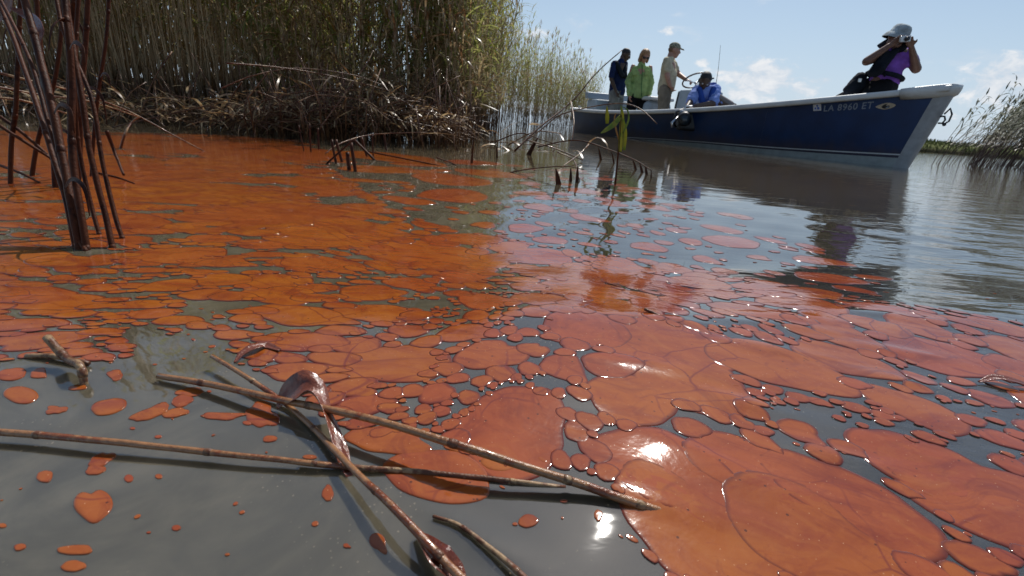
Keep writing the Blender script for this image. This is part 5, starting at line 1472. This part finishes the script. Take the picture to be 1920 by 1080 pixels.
    # arched fallen stems at left
    arcs = [([(-20, 132, 1.5), (60, 152, 1.55), (140, 172, 1.7), (240, 208, 1.9), (330, 256, 2.0), (395, 290, 2.0)], .0035, 'dry', 'long pale stem falling from the left edge to the water'),
            ([(-20, 160, 1.3), (80, 178, 1.4), (170, 190, 1.5), (262, 220, 1.7)], .0028, 'dry', 'pale stem under the long one at the left edge'),
            ([(-20, 182, 1.2), (40, 188, 1.25), (100, 205, 1.35), (130, 214, 1.4)], .003, 'dry', 'short ochre stem at the left edge'),
            ([(-20, 205, 1.1), (30, 240, 1.1), (80, 282, 1.1), (118, 320, 1.1), (150, 350, 1.05)], .004, 'dark', 'dark stem sloping down to the rooted clump from the left'),
            ([(-20, 222, 1.0), (40, 262, 1.0), (100, 300, 1.02), (118, 318, 1.0)], .0035, 'dark', 'dark stem just below the sloping one at left'),
            ([(0, 310, 1.15), (40, 325, 1.12), (88, 350, 1.1)], .0035, 'dark', 'short dark stem near the water at the left edge'),
            ([(225, 282, 1.9), (235, 250, 1.9), (248, 228, 1.95), (260, 220, 1.95)], .005, 'dry', 'curved tan leaf stem behind the left clump'),
            ([(200, 245, 1.3), (215, 285, 1.3), (232, 328, 1.25)], .005, 'dark', 'pointed dark leaf blade hanging right of the clump'),
            ([(185, 325, 1.12), (220, 333, 1.13), (252, 344, 1.12)], .003, 'dark', 'dark leaf tip lying flat right of the clump'),
            ([(425, 118, 2.4), (520, 126, 2.6), (610, 140, 2.8), (700, 162, 3.0), (800, 190, 3.1)], .0035, 'dry', 'long arched stem crossing the middle bank'),
            ([(415, 165, 2.4), (480, 140, 2.5), (560, 128, 2.7), (660, 140, 2.9), (720, 160, 3.0)], .003, 'dry', 'second arched stem just below the longest one'),
            ([(600, 240, 2.7), (680, 130, 2.9), (700, 95, 3.0)], .0035, 'dry', 'straight pale stem leaning up right over the debris'),
            ([(610, 288, 2.2), (640, 268, 2.3), (700, 252, 2.5), (800, 248, 2.6)], .003, 'dry', 'thin pale arch over the broken stubs'),
            ([(560, 190, 2.7), (600, 178, 2.8), (680, 190, 2.9), (730, 225, 2.8)], .003, 'dry', 'green-grey arch above the broken stubs'),
            ([(690, 284, 2.3), (760, 298, 2.2), (830, 312, 2.1), (886, 327, 2.0)], .0038, 'dark', 'dark fallen stalk floating right of the broken stubs'),
            ([(818, 295, 2.25), (850, 307, 2.2), (884, 326, 2.05)], .0032, 'dark', 'short dark stalk joining the fallen one at its end'),
            ([(965, 283, 2.7), (1010, 240, 2.9), (1055, 205, 3.1), (1082, 180, 3.2), (1120, 135, 3.35), (1166, 94, 3.5)], .0055, 'dark', 'long dark rod leaning up right against the stern'),
            ([(970, 275, 2.75), (1010, 247, 2.85), (1050, 216, 2.9), (1110, 200, 2.8), (1165, 194, 2.7), (1200, 204, 2.6), (1232, 232, 2.5)], .0038, 'dry', 'arching pale stem in front of the boat stern'),
            ([(930, 265, 2.6), (975, 250, 2.6), (1015, 262, 2.5), (1050, 272, 2.45)], .003, 'dark', 'small dark arch left of the bare rod'),
            ([(1008, 276, 2.3), (1050, 266, 2.3), (1090, 264, 2.2), (1140, 280, 2.1), (1190, 300, 2.0), (1222, 320, 1.9)], .0030, 'dark', 'long low arch with blade-like leaves hanging from it'),
            ([(948, 325, 2.05), (1000, 316, 2.05), (1060, 312, 2.0), (1095, 318, 1.95)], .0028, 'dark', 'low dark arch nearest the camera in the middle water'),
            ([(1045, 285, 2.2), (1075, 300, 2.15), (1085, 330, 1.95), (1088, 345, 1.92)], .003, 'dry', 'pale twisted stem dropping to the knot of twigs'),
            ([(1070, 190, 2.6), (1076, 225, 2.4), (1073, 262, 2.3)], .0036, 'dry', 'pale leaf strip hanging in front of the stern'),
            ([(1055, 312, 2.0), (1085, 290, 2.1), (1104, 270, 2.2)], .0026, 'dry', 'thin twig with yellow tip above the knot of twigs')]
    arch = {}
    for (pts, r_, mt, lab) in arcs:
        arch[lab] = stalk('bent_reed_stem', [Vector(at(*p)) for p in pts], r_, M['stalk_dry'] if mt == 'dry' else M['stalk_dark'], lab, 'reed stem', 'bent and fallen reed stems', n=26, taper=.6, seg=7)
    # short dark blades hanging from the arches into the water
    for (px0, py0, px1, py1, w, lab) in [(1122, 276, 1127, 300, .018, 'first dark leaf blade under the long arch'), (1146, 284, 1152, 306, .012, 'second dark leaf blade under the long arch'), (1186, 299, 1193, 318, .016, 'third dark leaf blade under the long arch'),
                                     (1198, 303, 1205, 324, .016, 'fourth dark leaf blade under the long arch'), (1209, 308, 1213, 328, .016, 'fifth dark leaf blade under the long arch'), (1221, 320, 1221, 334, .008, 'smallest dark leaf blade at the end of the long arch'),
                                     (1042, 316, 1048, 346, .022, 'broad dark leaf blade under the nearest low arch'), (1070, 315, 1070, 340, .014, 'dark leaf blade left of the knot of twigs'), (1083, 312, 1082, 342, .016, 'dark leaf blade right of the knot of twigs'),
                                     (1010, 256, 990, 290, .03, 'wide green-brown broken blade by the bare rod'), (888, 262, 884, 306, .012, 'thin dark leaf spike left in the open water'), (931, 274, 932, 296, .012, 'short dark leaf spike beside the small arch')]:
        b = gnd(px1, py1); t = at(px0, py0, b[1] + .01)
        par = arch['long low arch with blade-like leaves hanging from it'] if 'long arch' in lab else arch['low dark arch nearest the camera in the middle water'] if ('low arch' in lab or 'knot' in lab) else None
        blade('blade' if par else 'leaf_spike', [Vector(t), (Vector(t) + Vector(b)) / 2, Vector(b) + V3(0, 0, -.01)], [.003, w * .7, w], [V3(.2, -1, .1)] * 3, M['stalk_dark'], lab, 'leaf', parent=par)
    # green reed in front of the stern
    FR = {}
    for nm, c0, c1 in (('yellow_leaf', (.22, .30, .03), (.42, .40, .05)), ('reed_leaf', (.12, .20, .05), (.25, .32, .10)), ('dry_leaf', (.32, .26, .12), (.42, .25, .08))):
        m, t, b_, o_ = new_mat('fresh_' + nm); pos = t.n('ShaderNodeNewGeometry').outputs['Position']; c = t.mix(t.ramp(t.noise(pos, 22, 3, .6), .42, .6), c0, c1)
        t.l(c, b_.inputs['Base Color']); b_.inputs['Roughness'].default_value = .5; tr = t.n('ShaderNodeBsdfTranslucent'); t.l(c, tr.inputs['Color']); mx = t.n('ShaderNodeMixShader'); mx.inputs[0].default_value = .5
        t.l(b_.outputs[0], mx.inputs[1]); t.l(tr.outputs[0], mx.inputs[2]); t.l(mx.outputs[0], o_.inputs['Surface']); FR[nm] = m
    b = gnd(1154, 346); root = empty('green_reed', b); tag(root, 'young green and yellow reed standing alone in front of the boat', 'reed')
    y = b[1]
    stalk('stem', [Vector(b) + V3(0, 0, -.02), Vector(at(1158, 300, y)), Vector(at(1162, 250, y)), Vector(at(1164, 215, y))], .004, M['stalk_dark'], None, parent=root, n=14, taper=.8)
    for pts, w, mt in [([(1162, 285, 0), (1165, 250, 0), (1166, 215, 0), (1164, 198, 0)], .022, 'yellow_leaf'), ([(1164, 218, 0), (1152, 232, -.03), (1136, 244, -.06), (1126, 250, -.08)], .020, 'yellow_leaf'),
                       ([(1160, 262, 0), (1154, 240, -.02), (1152, 222, -.02), (1155, 212, -.02)], .008, 'dry_leaf'), ([(1170, 282, .02), (1172, 250, .02), (1168, 225, .01), (1164, 210, 0)], .016, 'yellow_leaf'),
                       ([(1168, 250, -.01), (1178, 225, -.02), (1176, 206, -.03), (1166, 200, -.02)], .008, 'reed_leaf'), ([(1138, 232, .02), (1138, 215, .02), (1138, 198, .02)], .018, 'yellow_leaf')]:
        blade('leaf', [Vector(at(px, py, y + dy)) for (px, py, dy) in pts], [w * .7, w, w * .7, .002], [V3(.3, -1, .4)] * len(pts), FR[mt], parent=root)
    # broken stubs in the middle
    gb = 'broken stubs in front of the debris'
    for (bx, by, tx, ty, r_, lab) in [(655, 320, 652, 286, .0072, 'front stub with a bent dry tip'), (666, 322, 658, 268, .006, 'dark stub leaning left beside the front one'), (641, 304, 630, 262, .006, 'stub left of the front pair'),
                                      (630, 306, 622, 262, .005, 'leftmost short stub of the cluster'), (688, 294, 678, 258, .005, 'stub at the right of the cluster'), (702, 300, 664, 262, .0055, 'dark stub slanting down right from the cluster'),
                                      (724, 282, 720, 250, .006, 'separate stub right of the cluster'), (612, 308, 662, 262, .0035, 'thin stub slanting across in front of the cluster'), (583, 285, 580, 232, .004, 'thin upright stub left of the cluster'), (700, 295, 698, 250, .0032, 'thin upright stub behind the slanting one'),
                                      (598, 280, 596, 240, .005, 'stub half hidden left in the debris'), (570, 284, 560, 235, .003, 'thin stub at the left end of the debris')]:
        b = gnd(bx, by); t = at(tx, ty, b[1] + .02)
        stalk('broken_reed_stub', [Vector(b) + V3(0, 0, -.02), Vector(b), (Vector(b) + Vector(t)) / 2, Vector(t)], r_, M['stalk_dark'], lab, 'reed stub', gb, n=10, seg=8)
    # debris: fallen stems and leaves
    ri = random.Random(5)
    def rnd_fallen(k, ind):
        q = ri.random()
        if q < .5: x = ri.uniform(-1.9, -.5); y = ri.uniform(3.0, 4.3); zc = ri.uniform(.02, .34) * max(.2, 1 - abs(x + 1.0) / .9)
        elif q < .90: x = ri.uniform(-4.6, -1.4); y = ri.uniform(2.9, 4.4); zc = abs(ri.gauss(0, .035)) + .01
        elif q < .992: x = ri.uniform(-1.3, -.45); y = ri.uniform(3.2, 5); zc = ri.uniform(.0, .12)
        else: x = ri.uniform(-.3, .4); y = ri.uniform(2.3, 4.0); zc = ri.uniform(0, .03)
        L = ri.uniform(.15, .6); a = ri.uniform(0, math.pi); ti = ri.gauss(0, .35)
        d = V3(math.cos(a) * math.cos(ti), math.sin(a) * math.cos(ti) * .6, math.sin(ti)); c = V3(x, y, zc + abs(d.z) * L * .4)
        return [c - d * L / 2, c + V3(0, 0, ri.uniform(0, .06)), c + d * L / 2], ri.uniform(.0018, .0042)
    for k in range(70):
        P, r_ = rnd_fallen(k, True)
        stalk('fallen_reed', P, r_, M['debris_dry'] if ri.random() < .4 else M['debris_dark'], 'broken reed stem in the tangled debris at the foot of the bank', 'fallen reed', 'tangled fallen reeds', n=8, seg=6)
    for mt, cnt in (('debris_dry', 300), ('debris_dark', 230)):
        mb = MB()
        for k in range(cnt):
            P, r_ = rnd_fallen(k, False); mb.tube(spline(P, 5), r_, 5)
        o = mb.build('reed_debris', M[mt]); tag(o, 'tangle of %s broken reed stems along the foot of the bank' % ('pale dry' if mt == 'debris_dry' else 'dark oil-soaked'), 'reed debris', kind='stuff')
    LIT, t, b_, o_ = new_mat('dead_leaf'); pos = t.n('ShaderNodeNewGeometry').outputs['Position']; c = t.mix(t.ramp(t.noise(pos, 18, 3, .6), .42, .66), (.17, .085, .036), (.55, .40, .21))
    t.l(c, b_.inputs['Base Color']); b_.inputs['Roughness'].default_value = .35; tr = t.n('ShaderNodeBsdfTranslucent'); t.l(c, tr.inputs['Color']); mx = t.n('ShaderNodeMixShader'); mx.inputs[0].default_value = .4
    t.l(b_.outputs[0], mx.inputs[1]); t.l(tr.outputs[0], mx.inputs[2]); t.l(mx.outputs[0], o_.inputs['Surface'])
    Vs = []; Qs = []; base = 0
    for k in range(2300):
        P, r_ = rnd_fallen(k, False); V_, Q_ = leaf_geo(ri.uniform(.08, .28), ri.uniform(.006, .018), ri.uniform(-.3, .9), ri.uniform(.2, 2.2), 5, ri.uniform(-1.5, 1.5)); V_ = rotz(V_, ri.uniform(0, 6.28)) + np.array(P[1])
        Vs.append(V_); Qs.append(Q_ + base); base += len(V_)
    for k in range(1500):
        x = ri.uniform(-2.3, -.45); y = front_y(x) + ri.uniform(-.45, .35); V_, Q_ = leaf_geo(ri.uniform(.08, .26), ri.uniform(.008, .018), ri.uniform(-1.2, .9), ri.uniform(.2, 2.4), 5, ri.uniform(-1.5, 1.5)); V_ = rotz(V_, ri.uniform(0, 6.28)) + np.array([x, y, ri.uniform(.15, 1.25)])
        Vs.append(V_); Qs.append(Q_ + base); base += len(V_)
    o = mesh_obj('leaf_litter', np_mesh('leaf_litter', np.concatenate(Vs), np.concatenate(Qs)), LIT); tag(o, 'curled dead reed leaves heaped and hanging over the broken stems', 'leaf litter', kind='stuff')
    # many thin dark stems rising from the water in front of the bank
    mb = MB()
    for k in range(430):
        if ri.random() < .5: x = ri.uniform(-1.7, -.35); y = ri.uniform(2.9, 4.3)
        else: x = ri.uniform(-4.6, -.4); y = ri.uniform(3.4, 4.8)
        h = ri.uniform(.08, .5); mb.tube([(x, y, -.02), (x + ri.gauss(0, .02), y, h * .5), (x + ri.gauss(0, .06), y + ri.gauss(0, .04), h)], [.0042, .004, .003], 5)
    o = mb.build('reed_stubble', M['debris_dark']); tag(o, 'dark broken reed stubble standing in the water before the bank', 'reed stubble', kind='stuff')


build_near()

# muddy bed on which the bank grows, just above the water
v = []; f = []; n = 60
for i in range(n):
    x = -9 + 8.4 * i / (n - 1); y0 = front_y(x) + .25 + .12 * mnoise.noise((x * 2, 0, 0))
    for (dy, z) in ((0, -.03), (.15, .015), (.6, .03), (6.5, .04)): v.append((x if dy < 3 else x - .6, y0 + dy, z + .01 * mnoise.noise((x * 5, dy, 0))))
for i in range(n - 1):
    for k in range(3): f.append((i * 4 + k, (i + 1) * 4 + k, (i + 1) * 4 + k + 1, i * 4 + k + 1))
bedm = basic('dark_mud', (.035, .022, .014), .6, .4, 12, .6, 30)
tag(pyd('mud_bank', v, f, bedm), 'dark mud under the reed bed', kind='structure')
